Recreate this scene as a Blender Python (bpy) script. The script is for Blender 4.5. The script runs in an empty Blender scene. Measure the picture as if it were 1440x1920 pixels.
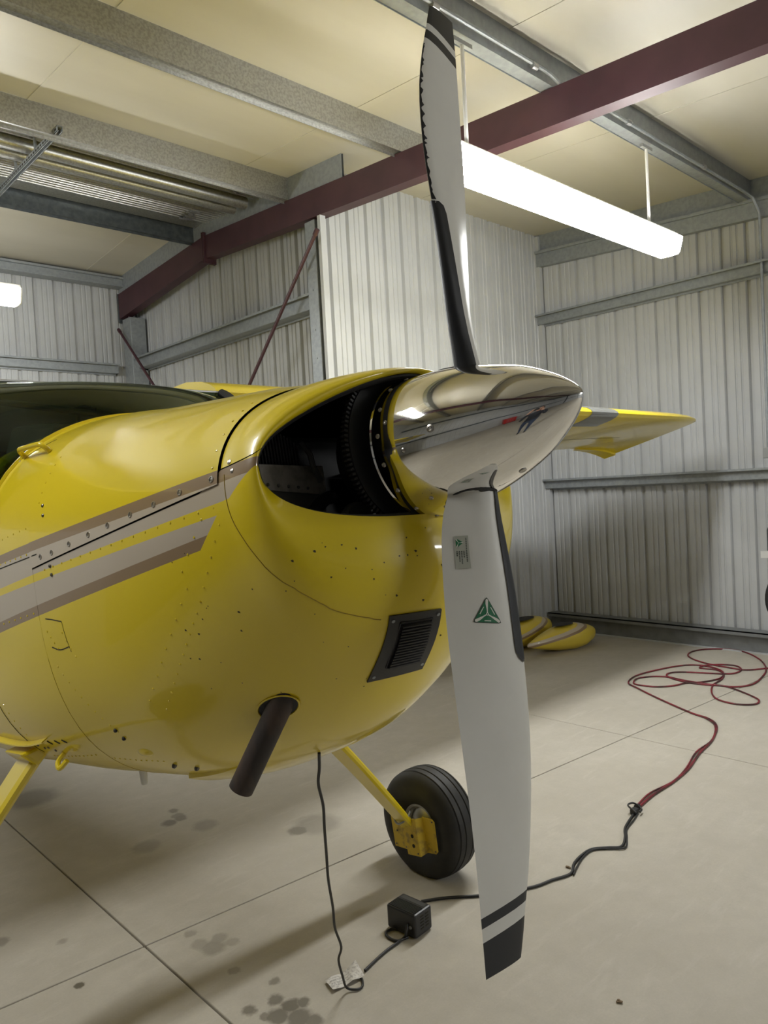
import bpy, bmesh, math, random
import numpy as np
from mathutils import Vector, Matrix

C = bpy.context.scene.collection
SC = bpy.context.scene
PI = math.pi
rnd = random.Random(7)

# ------------------------------------------------------------------ camera, world, exposure
def rot(ax, a):
    return np.array(Matrix.Rotation(a, 3, ax))
Rc = rot('Z', math.radians(-43.384)) @ rot('X', math.radians(-1.857)) @ rot('Y', math.radians(3.139))
cam = bpy.data.cameras.new('camera')
cam.sensor_fit = 'VERTICAL'; cam.sensor_height = 36.0; cam.lens = 36.0 * 1396.6 / 1920.0
cam.clip_start = 0.02; cam.clip_end = 60
co = bpy.data.objects.new('camera', cam); C.objects.link(co)
CAM = Vector((0, 0, 1.77))
mw = Matrix.Identity(4)
for i in range(3):
    mw[i][0] = Rc[i][0]; mw[i][1] = Rc[i][2]; mw[i][2] = -Rc[i][1]; mw[i][3] = CAM[i]
co.matrix_world = mw
SC.camera = co
w = bpy.data.worlds.new('world'); SC.world = w; w.use_nodes = True
w.node_tree.nodes['Background'].inputs[0].default_value = (0.02, 0.022, 0.025, 1)
SC.view_settings.view_transform = 'Standard'; SC.view_settings.look = 'None'
SC.view_settings.gamma = 1.0; SC.view_settings.use_curve_mapping = False
SC.view_settings.exposure = 1.12
SC.cycles.use_denoising = True
SC.cycles.max_bounces = 10; SC.cycles.diffuse_bounces = 6; SC.cycles.glossy_bounces = 6
SC.cycles.transmission_bounces = 6; SC.cycles.transparent_max_bounces = 12
SC.cycles.caustics_reflective = True; SC.cycles.sample_clamp_indirect = 6.0
LAMP = 28.0      # emission of the fluorescent lenses

# ------------------------------------------------------------------ helpers
def tag(o, label=None, cat=None, group=None, kind=None):
    if label: o['label'] = label
    if cat: o['category'] = cat
    if group: o['group'] = group
    if kind: o['kind'] = kind
    return o

class MB:
    """collects verts and faces, then links ONE mesh object"""
    def __init__(s): s.v = []; s.f = []; s.m = []; s.mi = 0
    def add(s, vs, fs):
        b = len(s.v); s.v += [tuple(x) for x in vs]
        for f in fs: s.f.append([b + i for i in f]); s.m.append(s.mi)
    def box(s, x0, x1, y0, y1, z0, z1):
        vs = [(x, y, z) for x in (x0, x1) for y in (y0, y1) for z in (z0, z1)]
        s.add(vs, [(0, 1, 3, 2), (4, 6, 7, 5), (0, 4, 5, 1), (2, 3, 7, 6), (0, 2, 6, 4), (1, 5, 7, 3)])
    def hexa(s, p):
        """p: 8 points, bottom ring 0-3, top ring 4-7"""
        s.add(p, [(3, 2, 1, 0), (4, 5, 6, 7), (0, 1, 5, 4), (1, 2, 6, 5), (2, 3, 7, 6), (3, 0, 4, 7)])
    def grid(s, rows, closed=False):
        n = len(rows[0]); vs = [p for r in rows for p in r]; fs = []
        for i in range(len(rows) - 1):
            for j in range(n if closed else n - 1):
                k = (j + 1) % n
                fs.append((i * n + j, i * n + k, (i + 1) * n + k, (i + 1) * n + j))
        s.add(vs, fs)
    def cap(s, ring): s.add(ring, [tuple(range(len(ring)))])
    def tube(s, pts, r, n=8, caps=True, up=None):
        pts = [Vector(p) for p in pts]; rows = []
        rr = r if isinstance(r, (list, tuple)) else [r] * len(pts)
        t0 = (pts[1] - pts[0]).normalized()
        nrm = Vector(up) if up else (Vector((0, 0, 1)) if abs(t0.z) < .9 else Vector((1, 0, 0)))
        for i, p in enumerate(pts):
            t = (pts[min(i + 1, len(pts) - 1)] - pts[max(i - 1, 0)]).normalized()
            nrm = (nrm - t * nrm.dot(t)).normalized(); b = t.cross(nrm)
            rows.append([p + (nrm * math.cos(2 * PI * k / n) + b * math.sin(2 * PI * k / n)) * rr[i] for k in range(n)])
        s.grid(rows, True)
        if caps: s.cap(rows[0][::-1]); s.cap(rows[-1])
    def lathe(s, prof, o, ax, n=32, ref=(0, 0, 1)):
        """prof: (distance along ax, radius)"""
        o = Vector(o); ax = Vector(ax).normalized(); e = Vector(ref); e = (e - ax * e.dot(ax)).normalized(); f = ax.cross(e)
        s.grid([[o + ax * d + (e * math.cos(2 * PI * k / n) + f * math.sin(2 * PI * k / n)) * max(r, 1e-5) for k in range(n)] for d, r in prof], True)
    def prism(s, poly, o, ex, ey, ez, th):
        """polygon (x,y) on the plane (ex,ey) at o, thickness th along ez"""
        o, ex, ey, ez = map(Vector, (o, ex, ey, ez)); n = len(poly)
        a = [o + ex * x + ey * y for x, y in poly]; b = [p + ez * th for p in a]
        s.add(a + b, [tuple(range(n))[::-1], tuple(range(n, 2 * n))] + [(i, (i + 1) % n, n + (i + 1) % n, n + i) for i in range(n)])
    def build(s, name, mats, parent=None, smooth=False, fix=True, bevel=0.0, merge=0.0, sharp=40):
        me = bpy.data.meshes.new(name); me.from_pydata([tuple(v) for v in s.v], [], s.f)
        mats = mats if isinstance(mats, (list, tuple)) else [mats]
        for m in mats: me.materials.append(m)
        for p, k in zip(me.polygons, s.m): p.material_index = k
        if fix or merge:
            bm = bmesh.new(); bm.from_mesh(me)
            if merge: bmesh.ops.remove_doubles(bm, verts=bm.verts, dist=merge)
            if fix: bmesh.ops.recalc_face_normals(bm, faces=bm.faces)
            bm.to_mesh(me); bm.free()
        if smooth:
            me.shade_smooth() if hasattr(me, 'shade_smooth') else None
            if sharp: me.set_sharp_from_angle(angle=math.radians(sharp))
        o = bpy.data.objects.new(name, me); C.objects.link(o)
        if parent: o.parent = parent
        if bevel:
            b = o.modifiers.new('bevel', 'BEVEL'); b.width = bevel; b.segments = 2; b.limit_method = 'ANGLE'; b.angle_limit = math.radians(50)
        return o

def empty(name, loc=(0, 0, 0), rot3=None):
    o = bpy.data.objects.new(name, None); C.objects.link(o); o.empty_display_size = .1
    m = rot3.to_4x4() if rot3 else Matrix.Identity(4)
    m.translation = Vector(loc); o.matrix_world = m
    return o
def thing(name, label, cat, loc=(0, 0, 0), rot3=None, group=None):
    return tag(empty(name, loc, rot3), label, cat, group)
def copy_tree(o, parent=None):
    c = o.copy(); C.objects.link(c); c.parent = parent
    for ch in list(o.children): copy_tree(ch, c)
    return c
def spline(pts, n=8):
    """Catmull-Rom through pts"""
    P = [Vector(p) for p in pts]; P = [P[0] * 2 - P[1]] + P + [P[-1] * 2 - P[-2]]; out = []
    for i in range(1, len(P) - 2):
        for k in range(n):
            t = k / n; a, b, c, d = P[i - 1:i + 3]
            out.append(.5 * ((2 * b) + (c - a) * t + (2 * a - 5 * b + 4 * c - d) * t * t + (3 * b - a - 3 * c + d) * t ** 3))
    out.append(P[-2]); return out
def lerp(tab, x):
    xs = [t[0] for t in tab]
    return [float(np.interp(x, xs, [t[k] for t in tab])) for k in range(1, len(tab[0]))]
def smoothtab(tab, x):
    """monotone smooth interpolation of every column (Hermite)"""
    xs = [t[0] for t in tab]; n = len(xs)
    if x <= xs[0]: return list(tab[0][1:])
    if x >= xs[-1]: return list(tab[-1][1:])
    i = max(k for k in range(n - 1) if xs[k] <= x); h = xs[i + 1] - xs[i]; t = (x - xs[i]) / h; out = []
    def slope(k, c):
        if k == 0: return (tab[1][c] - tab[0][c]) / (xs[1] - xs[0])
        if k == n - 1: return (tab[-1][c] - tab[-2][c]) / (xs[-1] - xs[-2])
        return (tab[k + 1][c] - tab[k - 1][c]) / (xs[k + 1] - xs[k - 1])
    for c in range(1, len(tab[0])):
        a, b = tab[i][c], tab[i + 1][c]; m0, m1 = slope(i, c) * h, slope(i + 1, c) * h
        out.append((2 * t**3 - 3 * t**2 + 1) * a + (t**3 - 2 * t**2 + t) * m0 + (-2 * t**3 + 3 * t**2) * b + (t**3 - t**2) * m1)
    return out

# ------------------------------------------------------------------ materials
def mat(name, col, rough=.5, metal=0., coat=0., spec=.5, emis=None, es=0., alpha=1., aniso=0.):
    m = bpy.data.materials.new(name); m.use_nodes = True
    b = m.node_tree.nodes['Principled BSDF']
    b.inputs['Base Color'].default_value = (*col, 1); b.inputs['Roughness'].default_value = rough
    b.inputs['Metallic'].default_value = metal; b.inputs['Coat Weight'].default_value = coat
    b.inputs['Coat Roughness'].default_value = .06
    b.inputs['Specular IOR Level'].default_value = spec
    if emis: b.inputs['Emission Color'].default_value = (*emis, 1); b.inputs['Emission Strength'].default_value = es
    return m
class NT:
    def __init__(s, m): s.t = m.node_tree; s.b = s.t.nodes['Principled BSDF']
    def n(s, typ, **kw):
        x = s.t.nodes.new(typ)
        for k, v in kw.items():
            if k.startswith('i_'): x.inputs[k[2:].replace('_', ' ')].default_value = v
            else: setattr(x, k, v)
        return x
    def l(s, a, b): s.t.links.new(a, b)
    def math(s, op, a, b=None, c=None, clamp=False):
        x = s.t.nodes.new('ShaderNodeMath'); x.operation = op; x.use_clamp = clamp
        for i, v in enumerate((a, b, c)):
            if v is None: continue
            if isinstance(v, (int, float)): x.inputs[i].default_value = v
            else: s.l(v, x.inputs[i])
        return x.outputs[0]
    def mix(s, f, a, b):
        x = s.t.nodes.new('ShaderNodeMix'); x.data_type = 'RGBA'
        for i, v in ((0, f), (6, a), (7, b)):
            if isinstance(v, (int, float)): x.inputs[i].default_value = v
            elif isinstance(v, tuple): x.inputs[i].default_value = (*v, 1) if len(v) == 3 else v
            else: s.l(v, x.inputs[i])
        return x.outputs[2]
    def obj(s):
        tc = s.n('ShaderNodeTexCoord'); sx = s.n('ShaderNodeSeparateXYZ'); s.l(tc.outputs['Object'], sx.inputs[0])
        return tc.outputs['Object'], sx.outputs[0], sx.outputs[1], sx.outputs[2]
    def noise(s, vec, scale, detail=4, rough=.55):
        x = s.n('ShaderNodeTexNoise'); x.inputs['Scale'].default_value = scale; x.inputs['Detail'].default_value = detail
        x.inputs['Roughness'].default_value = rough; s.l(vec, x.inputs['Vector']); return x.outputs['Fac']
    def ramp(s, v, lo, hi, a=0., b=1.):
        x = s.n('ShaderNodeMapRange'); s.l(v, x.inputs[0])
        for i, k in enumerate((lo, hi, a, b)): x.inputs[i + 1].default_value = k
        return x.outputs[0]
    def bump(s, h, strength=.2, dist=.01):
        x = s.n('ShaderNodeBump'); x.inputs['Strength'].default_value = strength; x.inputs['Distance'].default_value = dist
        s.l(h, x.inputs['Height']); s.l(x.outputs[0], s.b.inputs['Normal'])

def noisy(m, col2, scale, lo=.4, hi=.65, bump=0., stretch=(1, 1, 1), rough2=None):
    """mottles the base colour towards col2"""
    t = NT(m); v, x, y, z = t.obj(); mp = t.n('ShaderNodeMapping'); mp.inputs['Scale'].default_value = stretch
    t.l(v, mp.inputs[0]); f = t.noise(mp.outputs[0], scale); g = t.ramp(f, lo, hi)
    c1 = tuple(t.b.inputs['Base Color'].default_value)
    t.l(t.mix(g, c1, (*col2, 1)), t.b.inputs['Base Color'])
    if rough2 is not None:
        t.l(t.ramp(f, lo, hi, t.b.inputs['Roughness'].default_value, rough2), t.b.inputs['Roughness'])
    if bump: t.bump(f, bump, .004)
    return m

YEL = (.74, .57, .010); CREAM = (.50, .43, .34); BROWN = (.27, .185, .105)
M = {}
M['yellow'] = noisy(mat('yellow_paint', YEL, .32, 0, .7), (.69, .525, .010), 3, .35, .7)
M['galv'] = noisy(mat('galvanised_steel', (.40, .40, .385), .36, .8), (.30, .30, .285), 60, .4, .62)
M['galv_plain'] = noisy(mat('galvanised_grey', (.30, .32, .335), .45, .35), (.25, .27, .285), 25, .4, .62)
M['galv_dark'] = noisy(mat('galvanised_dark', (.10, .115, .125), .38, .5), (.07, .08, .09), 18, .4, .62)
M['wall'] = noisy(mat('wall_sheet_paint', (.44, .45, .46), .38, .0), (.405, .415, .425), 2.2, .35, .65)
M['wall_back'] = mat('wall_backing', (.22, .22, .22), .8)
M['maroon'] = noisy(mat('maroon_primer', (.058, .020, .027), .5), (.047, .016, .022), 4, .4, .65)
M['ceil'] = noisy(mat('ceiling_vinyl', (.52, .495, .425), .42), (.475, .45, .38), 1.3, .35, .65, .25, (.35, 1.6, 1))
M['chrome'] = mat('polished_aluminium', (.83, .82, .80), .045, 1.)
M['alu'] = mat('plain_aluminium', (.55, .55, .55), .38, 1.)
M['screw'] = mat('screw_steel', (.45, .43, .40), .3, 1.)
M['blk'] = mat('black_rubber', (.012, .012, .013), .55)
M['boot'] = mat('black_boot', (.012, .013, .016), .42)
M['blkpaint'] = mat('black_paint', (.018, .018, .020), .38)
M['blade_grey'] = noisy(mat('blade_paint', (.60, .59, .545), .38), (.55, .54, .50), 6, .4, .7)
M['tyre'] = noisy(mat('tyre_rubber', (.014, .0135, .013), .62), (.022, .021, .019), 12, .45, .65)
M['dark'] = mat('engine_black', (.010, .010, .011), .6)
M['engine'] = mat('engine_grey', (.12, .12, .115), .5)
M['baffle'] = noisy(mat('baffle_sheet', (.52, .48, .42), .55), (.36, .33, .28), 30, .45, .62)
M['ring'] = mat('ring_steel', (.028, .028, .028), .5)
M['baffle_low'] = mat('lower_baffle_sheet', (.16, .15, .13), .6)
M['louvre'] = mat('louvre_black', (.035, .035, .037), .32)
M['exhaust'] = noisy(mat('burnt_steel', (.040, .033, .031), .6, .3), (.085, .055, .042), 14, .45, .68, .3, (1, 1, .3))
M['white_plastic'] = mat('white_plastic', (.72, .72, .70), .4)
M['lens'] = mat('lamp_lens', (1, 1, 1), .4, emis=(.975, .985, .965), es=LAMP)
M['pod'] = mat('lamp_housing', (.72, .70, .62), .5)
M['grey_box'] = mat('junction_box_grey', (.28, .29, .29), .5, .2)
M['cable'] = mat('black_cable', (.013, .013, .013), .5)
M['red_cable'] = noisy(mat('red_cable', (.17, .012, .022), .45), (.05, .012, .014), 6, .45, .6)
M['paper'] = noisy(mat('paper', (.62, .60, .57), .6), (.42, .40, .38), 90, .45, .6)
M['headliner'] = mat('headliner', (.30, .32, .26), .8)
M['interior'] = mat('cabin_dark', (.03, .032, .028), .8)
M['green'] = mat('logo_green', (.02, .16, .07), .4)
M['logo_white'] = mat('logo_white', (.72, .72, .66), .4)
M['plate'] = mat('decal_plate', (.42, .43, .37), .4)
M['ink'] = mat('ink', (.05, .06, .05), .6)
M['fastener'] = mat('cowl_fastener', (.16, .15, .13), .35, 1.)
M['seam'] = mat('seam_shadow_gap', (.02, .018, .01), .8)
M['rust'] = mat('debris', (.23, .17, .11), .9)
M['red'] = mat('red_enamel', (.45, .02, .02), .35)
M['speck'] = mat('paint_chip', (.06, .045, .015), .7)

# yellow paint with the two-tone stripes: object space of the airplane (x forward, y port, z up)
def stripe_material(name, stripes, G):
    m = mat(name, YEL, .32, 0, .7); t = NT(m); v, x, y, z = t.obj()
    a = t.math('SUBTRACT', -G[0], x)           # aft of the propeller
    u = t.math('ADD', z, G[2])
    col = (*YEL, 1)
    for (c, (a0, top0, bot0), (a1, top1, bot1), (e0a, e0u), (e1a, e1u)) in stripes:
        f = t.ramp(a, a0, a1); f.node.clamp = False
        top = t.math('ADD', t.math('MULTIPLY', f, top1 - top0), top0)
        bot = t.math('ADD', t.math('MULTIPLY', f, bot1 - bot0), bot0)
        k = t.math('MULTIPLY', t.math('LESS_THAN', u, top), t.math('GREATER_THAN', u, bot))
        # slanted front end: a > line through e0 and e1
        ea = t.math('ADD', t.math('MULTIPLY', t.math('SUBTRACT', u, e0u), (e1a - e0a) / (e1u - e0u)), e0a)
        k = t.math('MULTIPLY', k, t.math('GREATER_THAN', a, ea))
        col = t.mix(k, col, c)
    t.l(col, t.b.inputs['Base Color'])
    return m

# ------------------------------------------------------------------ the hangar shell
def roofz(y): return 4.72 - .063 * abs(y - 6.95)
def raft(y): return roofz(y) - .20
XR, YB, XA, YD = 7.47, 5.05, 4.42, 9.12      # right wall, inner wall, tail-bay wall, far wall
XL, YF, XT = -4.97, -5.6, -1.92              # mirrored half and the door side

def floor_build():
    b = MB(); b.box(XL - .1, XR + .1, YF - .1, YD + .1, -.12, -.014)
    m = mat('joint_dark', (.10, .09, .075), .9)
    fl = tag(b.build('floor', m), 'grey concrete hangar floor of saw-cut slabs with stains', 'floor', kind='structure')
    conc = mat('concrete', (.43, .40, .345), .62); t = NT(conc)
    geo = t.n('ShaderNodeNewGeometry'); v = geo.outputs['Position']
    f1 = t.ramp(t.noise(v, 1.1, 6, .6), .3, .7); f2 = t.ramp(t.noise(v, 9, 8, .7), .35, .7); f3 = t.ramp(t.noise(v, 120, 3, .6), .3, .7)
    c = t.mix(f1, (.40, .368, .31), (.475, .442, .385)); c = t.mix(t.math('MULTIPLY', f2, .65), c, (.365, .335, .28))
    c = t.mix(t.math('MULTIPLY', f3, .25), c, (.32, .30, .26))
    # trowel streaks
    mp = t.n('ShaderNodeMapping'); mp.inputs['Scale'].default_value = (1.2, 6, 1); mp.inputs['Rotation'].default_value = (0, 0, .5); t.l(v, mp.inputs[0])
    c = t.mix(t.math('MULTIPLY', t.ramp(t.noise(mp.outputs[0], 2.2, 8, .7), .55, .75), .5), c, (.52, .49, .44))
    # oil drips: x, y, radius, strength
    spots = [(1.452, 4.792, .139, .55), (1.356, 4.874, .104, .35), (1.938, 3.931, .028, .6), (1.916, 3.809, .037, .6), (1.847, 3.8, .04, .7), (1.921, 3.855, .031, .5), (1.963, 3.619, .065, .35), (2.256, 3.171, .051, .6), (2.366, 3.154, .116, .35), (.962, 2.792, .018, .9), (.845, 3.318, .032, .5), (1.023, 3.122, .023, .4), (1.635, 3.638, .069, .3), (1.43, 2.119, .034, .8), (1.37, 2.107, .04, .75), (1.412, 2.05, .045, .75), (1.436, 1.998, .032, .7), (1.411, 2.184, .03, .7), (1.469, 2.1, .026, .75), (1.315, 2.206, .026, .7), (1.468, 2.268, .018, .6), (1.338, 2.136, .018, .6), (1.42, 2.616, .048, .4), (1.472, 2.655, .031, .35), (1.396, 2.678, .035, .3), (1.492, 2.596, .027, .3), (1.408, 2.772, .023, .35), (1.4, 2.429, .021, .4)]
    tot = None
    wob = t.math('MULTIPLY', t.math('SUBTRACT', t.noise(v, 22, 4), .5), .045)
    for x, y, r, s in spots:
        d = t.n('ShaderNodeVectorMath'); d.operation = 'DISTANCE'; t.l(v, d.inputs[0]); d.inputs[1].default_value = (x, y, 0)
        k = t.ramp(t.math('ADD', d.outputs['Value'], wob), r * .75, r * 1.25, s, 0.)
        tot = k if tot is None else t.math('MAXIMUM', tot, k)
    c = t.mix(tot, c, (.085, .075, .055)); t.l(c, t.b.inputs['Base Color'])
    t.l(t.math('SUBTRACT', .66, t.math('MULTIPLY', tot, .25)), t.b.inputs['Roughness'])
    t.bump(t.math('ADD', t.noise(v, 40, 5), t.math('MULTIPLY', f2, .5)), .12, .003)
    jx = [XL, -2.09, 1.24, 4.57, XR]
    def jy(x): return 2.835 - .0865 * (x - 1.258)
    g = .0035
    for i in range(4):
        x0, x1 = jx[i] + g, jx[i + 1] - g
        for lo, hi in ((lambda x: YF, lambda x: jy(x) - 5.0 - g), (lambda x: jy(x) - 5.0 + g, lambda x: jy(x) - g), (lambda x: jy(x) + g, lambda x: YD)):
            s = MB(); s.hexa([(x0, lo(x0), -.1), (x1, lo(x1), -.1), (x1, hi(x1), -.1), (x0, hi(x0), -.1), (x0, lo(x0), 0), (x1, lo(x1), 0), (x1, hi(x1), 0), (x0, hi(x0), 0)])
            s.build('slab', conc, fl, bevel=.004)
floor_build()

# wall sheets: one ribbed panel is four 9-inch pitches wide
PITCH, PW = .2286, .9144
def rib_profile():
    p = []
    for k in range(4):
        o = k * PITCH
        p += [(o + .0, 0), (o + .012, -.032), (o + .038, -.032), (o + .050, 0), (o + .100, 0), (o + .106, -.009), (o + .118, -.009), (o + .124, 0),
              (o + .156, 0), (o + .162, -.009), (o + .174, -.009), (o + .180, 0)]
    p.append((PW - .003, 0)); p.append((PW + .004, -.006)); return p
PROF = rib_profile()
def sheet_wall(name, label, origin, d, inward, length, zt, start=0., z0=.0):
    """origin: corner at the floor; d: unit vector along the wall; inward: unit normal into the room; zt(s): top height"""
    o, d, nin = Vector(origin), Vector(d), Vector(inward)
    b = MB(); n = 14; q = []
    for k in range(n + 1):
        s = length * k / n; q.append((o + d * s - nin * .05, s))
    b.grid([[p + Vector((0, 0, -.02)) for p, s in q], [p + Vector((0, 0, zt(s))) for p, s in q], [p - nin * .06 + Vector((0, 0, zt(s))) for p, s in q], [p - nin * .06 + Vector((0, 0, -.02)) for p, s in q]], False)
    wl = tag(b.build(name, M['wall_back']), label, 'wall', kind='structure')
    s0 = -start
    while s0 < length:
        pts = [(max(0, min(length, s0 + x)), y) for x, y in PROF]
        if pts[-1][0] - pts[0][0] > .01:
            m = MB(); m.grid([[o + d * x + nin * y + Vector((0, 0, z0)) for x, y in pts], [o + d * x + nin * y + Vector((0, 0, zt(x))) for x, y in pts]])
            m.build('panel', M['wall'], wl, fix=False)
        s0 += PW
    return wl
sheet_wall('wall_right', 'white ribbed sheet-metal end wall behind the spinner and the port wing', (XR, YB, 0), (0, -1, 0), (-1, 0, 0), YB - YF, lambda s: roofz(YB - s), .67)
sheet_wall('wall_inner', 'white ribbed sheet-metal wall between tail bay and wing bay, behind the upper blade', (4.225, YB, 0), (1, 0, 0), (0, -1, 0), XR - 4.225, lambda s: roofz(YB), .2)
sheet_wall('wall_back', 'white ribbed sheet-metal wall of the tail bay below the maroon rafter', (XA, YD, 0), (0, -1, 0), (-1, 0, 0), YD - YB - .12, lambda s: roofz(YD - s), .25)
sheet_wall('wall_left', 'white ribbed sheet-metal wall at the far end of the tail bay', (XT, YD, 0), (1, 0, 0), (0, -1, 0), XA - XT, lambda s: roofz(YD), .4)
sheet_wall('wall_tail', 'white ribbed sheet-metal wall on the far side of the tail bay, out of view', (XT, YB, 0), (0, 1, 0), (1, 0, 0), YD - YB, lambda s: roofz(YB + s))
sheet_wall('wall_near', 'white ribbed sheet-metal wall of the near wing bay, out of view', (XL, YB, 0), (1, 0, 0), (0, -1, 0), XT - XL, lambda s: roofz(YB))
sheet_wall('wall_side', 'white ribbed sheet-metal end wall of the near wing bay, seen only in the spinner', (XL, YF, 0), (0, 1, 0), (1, 0, 0), YB - YF, lambda s: roofz(YF + s))
sheet_wall('wall_front', 'white ribbed sheet-metal hangar door side, seen only in the spinner', (XR, YF, 0), (-1, 0, 0), (0, 1, 0), XR - XL, lambda s: roofz(YF))

def ceiling_build():
    b = MB()
    for y0, y1 in ((YF - .05, 6.95), (6.95, YD + .05)):
        b.hexa([(XL - .05, y0, roofz(y0)), (XR + .05, y0, roofz(y0)), (XR + .05, y1, roofz(y1)), (XL - .05, y1, roofz(y1)),
                (XL - .05, y0, roofz(y0) + .1), (XR + .05, y0, roofz(y0) + .1), (XR + .05, y1, roofz(y1) + .1), (XL - .05, y1, roofz(y1) + .1)])
    ce = tag(b.build('ceiling', M['ceil']), 'cream vinyl-faced insulation under a low-pitched hangar roof', 'ceiling', kind='structure')
    # insulation seams: shallow folded tabs across the slope
    for x in (-3.6, -1.8, .15, 1.95, 3.75, 5.5):
        s = MB()
        for y0, y1 in ((YF, 6.9), (7.0, YD)):
            s.hexa([(x, y0, roofz(y0) - .004), (x + .07, y0, roofz(y0) - .001), (x + .07, y1, roofz(y1) - .001), (x, y1, roofz(y1) - .004),
                    (x, y0, roofz(y0) + .01), (x + .07, y0, roofz(y0) + .01), (x + .07, y1, roofz(y1) + .01), (x, y1, roofz(y1) + .01)])
        s.build('seam_tab', M['ceil'], ce)
    return ce
CE = ceiling_build()

def bolt(parent, p, ax, r=.014, h=.012, m=None):
    b = MB(); b.lathe([(0, 0), (0, r), (h, r * .95), (h, 0)], p, ax, 6, (.3, .2, 1)); return b.build('bolt', m or M['galv_plain'], parent)

# purlins: web facing the room's front, bottom flange running back with a turned lip
def purlin(y, x0, x1, label, m, h=.195, fl=.065, lip=.022, name='purlin'):
    z1 = roofz(y) - .002; z0 = z1 - h; b = MB()
    pr = [(0, z1), (0, z0), (fl, z0), (fl, z0 - lip), (fl + .003, z0 - lip), (fl + .003, z0 + .003), (.003, z0 + .003), (.003, z1)]
    b.grid([[(x, y + py, pz) for py, pz in pr] for x in (x0, x1)], True)
    b.cap([(x0, y + py, pz) for py, pz in pr]); b.cap([(x1, y + py, pz) for py, pz in pr])
    return tag(b.build(name, m), label, 'purlin', 'roof purlins', 'structure')
purlin(2.66, XL, XR - .02, 'blue-grey steel purlin carrying the bright hanging tube light and a conduit', M['galv_plain'], .195, .085, .008)
purlin(4.02, XL, XR - .02, 'galvanised purlin with a bright yellow-lit flange crossing the top left ceiling', M['galv'])
purlin(5.47, XT, 4.19, 'galvanised purlin just above the ribbed ridge sheet', M['galv'], .2, .05)
purlin(7.17, XT, 4.19, 'galvanised purlin below the ribbed ridge sheet, coloured dark for its dim reflection', M['galv_dark'], .2, .03)  # same steel in a darker tone: its dim reflection put into the colour
for y in (1.25, -.15, -1.55, -2.95, -4.3):
    purlin(y, XL, XR - .02, 'galvanised purlin overhead, out of view', M['galv'])
b = MB(); b.box(XT, 4.40, YD - .16, YD - .03, raft(YD) + .06, roofz(YD) - .02); b.box(XT, 4.40, YD - .2, YD - .03, roofz(YD) - .045, roofz(YD) - .02)
b.box(XT, 4.40, YD - .19, YD - .16, raft(YD) + .06, raft(YD) + .075)
tag(b.build('eave_beam', M['galv_plain']), 'grey eave beam along the top of the far ribbed wall', 'beam', kind='structure')

# maroon rafter: C section, web to the tail bay, spliced at the ridge
def rafter(x, name, label, ya=YF, yb=YD - .05):
    root = thing(name, label, 'rafter', (x, 6.95, 0)); root['kind'] = 'structure'
    def bot(y): return raft(y) - .24 - (max(0, y - 6.95) * .035)
    for y0, y1 in ((ya, 6.93), (6.97, yb)):
        m = MB(); n = 6
        ys = [y0 + (y1 - y0) * k / n for k in range(n + 1)]
        f = .11; th = .012
        def sec(y):
            t, q = raft(y) - .005, bot(y)
            return [(0, y - 6.95, t), (0, y - 6.95, q), (f, y - 6.95, q), (f, y - 6.95, q + th), (th, y - 6.95, q + th), (th, y - 6.95, t - th), (f, y - 6.95, t - th), (f, y - 6.95, t)]
        m.grid([sec(y) for y in ys], True); m.cap(sec(ys[0])); m.cap(sec(ys[-1]))
        m.build('web_member', M['maroon'], root)
    for s in (-.012, .012):
        m = MB(); m.box(-.02, .125, s - .008, s + .008, bot(6.95) - .05, raft(6.95) + .03); m.build('splice_plate', M['maroon'], root)
    m = MB(); m.box(-.006, .12, yb - 6.95, yb - 6.93, bot(yb) - .05, raft(yb)); m.build('end_plate', M['galv_dark'], root)
    for y in (4.05, 5.5, 7.2, 2.69):
        for dx in (.03, .08): bolt(root, (dx, y - 6.95, raft(y)), (0, 0, 1), .012, .03)
    for y in (5.1, 5.22, 9.0, 8.93): bolt(root, (.06, y - 6.95, bot(y)), (0, 0, -1), .013, .025, M['maroon'])
    return root
rafter(4.18, 'rafter', 'maroon steel rafter running diagonally across the top of the picture')
rafter(XT - .1, 'rafter', 'maroon steel rafter on the near side of the tail bay, out of view')
# infill sheet between rafter and roof above the tail-bay wall
b = MB(); ys = [4.72, 6.95, YD - .05]
b.grid([[(4.195, y, raft(y) - .02), (4.195, y, roofz(y)), (4.215, y, roofz(y)), (4.215, y, raft(y) - .02)] for y in ys], True)
tag(b.build('trim_1', M['galv_plain']), 'grey infill sheet between the maroon rafter and the ceiling', 'trim', kind='structure')

def column(y0, y1, x, ztop, label):
    root = thing('column', label, 'column', (x, y0, 0)); root['kind'] = 'structure'
    m = MB(); m.box(0, .20, 0, y1 - y0, 0, ztop); m.build('shaft', M['galv_plain'], root, bevel=.006)
    m = MB(); m.box(-.015, .2, -.02, y1 - y0 + .02, 0, .015); m.build('base_plate', M['galv_plain'], root)
    for z in (2.55, 2.95, 3.2, 3.55, 3.75): bolt(root, (0, (y1 - y0) * .5, z), (-1, 0, 0), .01, .006)
    return root
column(5.12, 5.26, 4.19, raft(5.1) - .25, 'grey steel column under the maroon rafter beside the brace rod')
column(8.80, 9.02, 4.19, raft(9) - .34, 'grey steel column in the far corner under the rafter end')
b = MB(); b.box(4.175, 4.235, 5.02, 5.06, 0, raft(5) - .24); tag(b.build('trim_2', M['wall']), 'white corner trim beside the grey column', 'trim', kind='structure')

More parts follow.
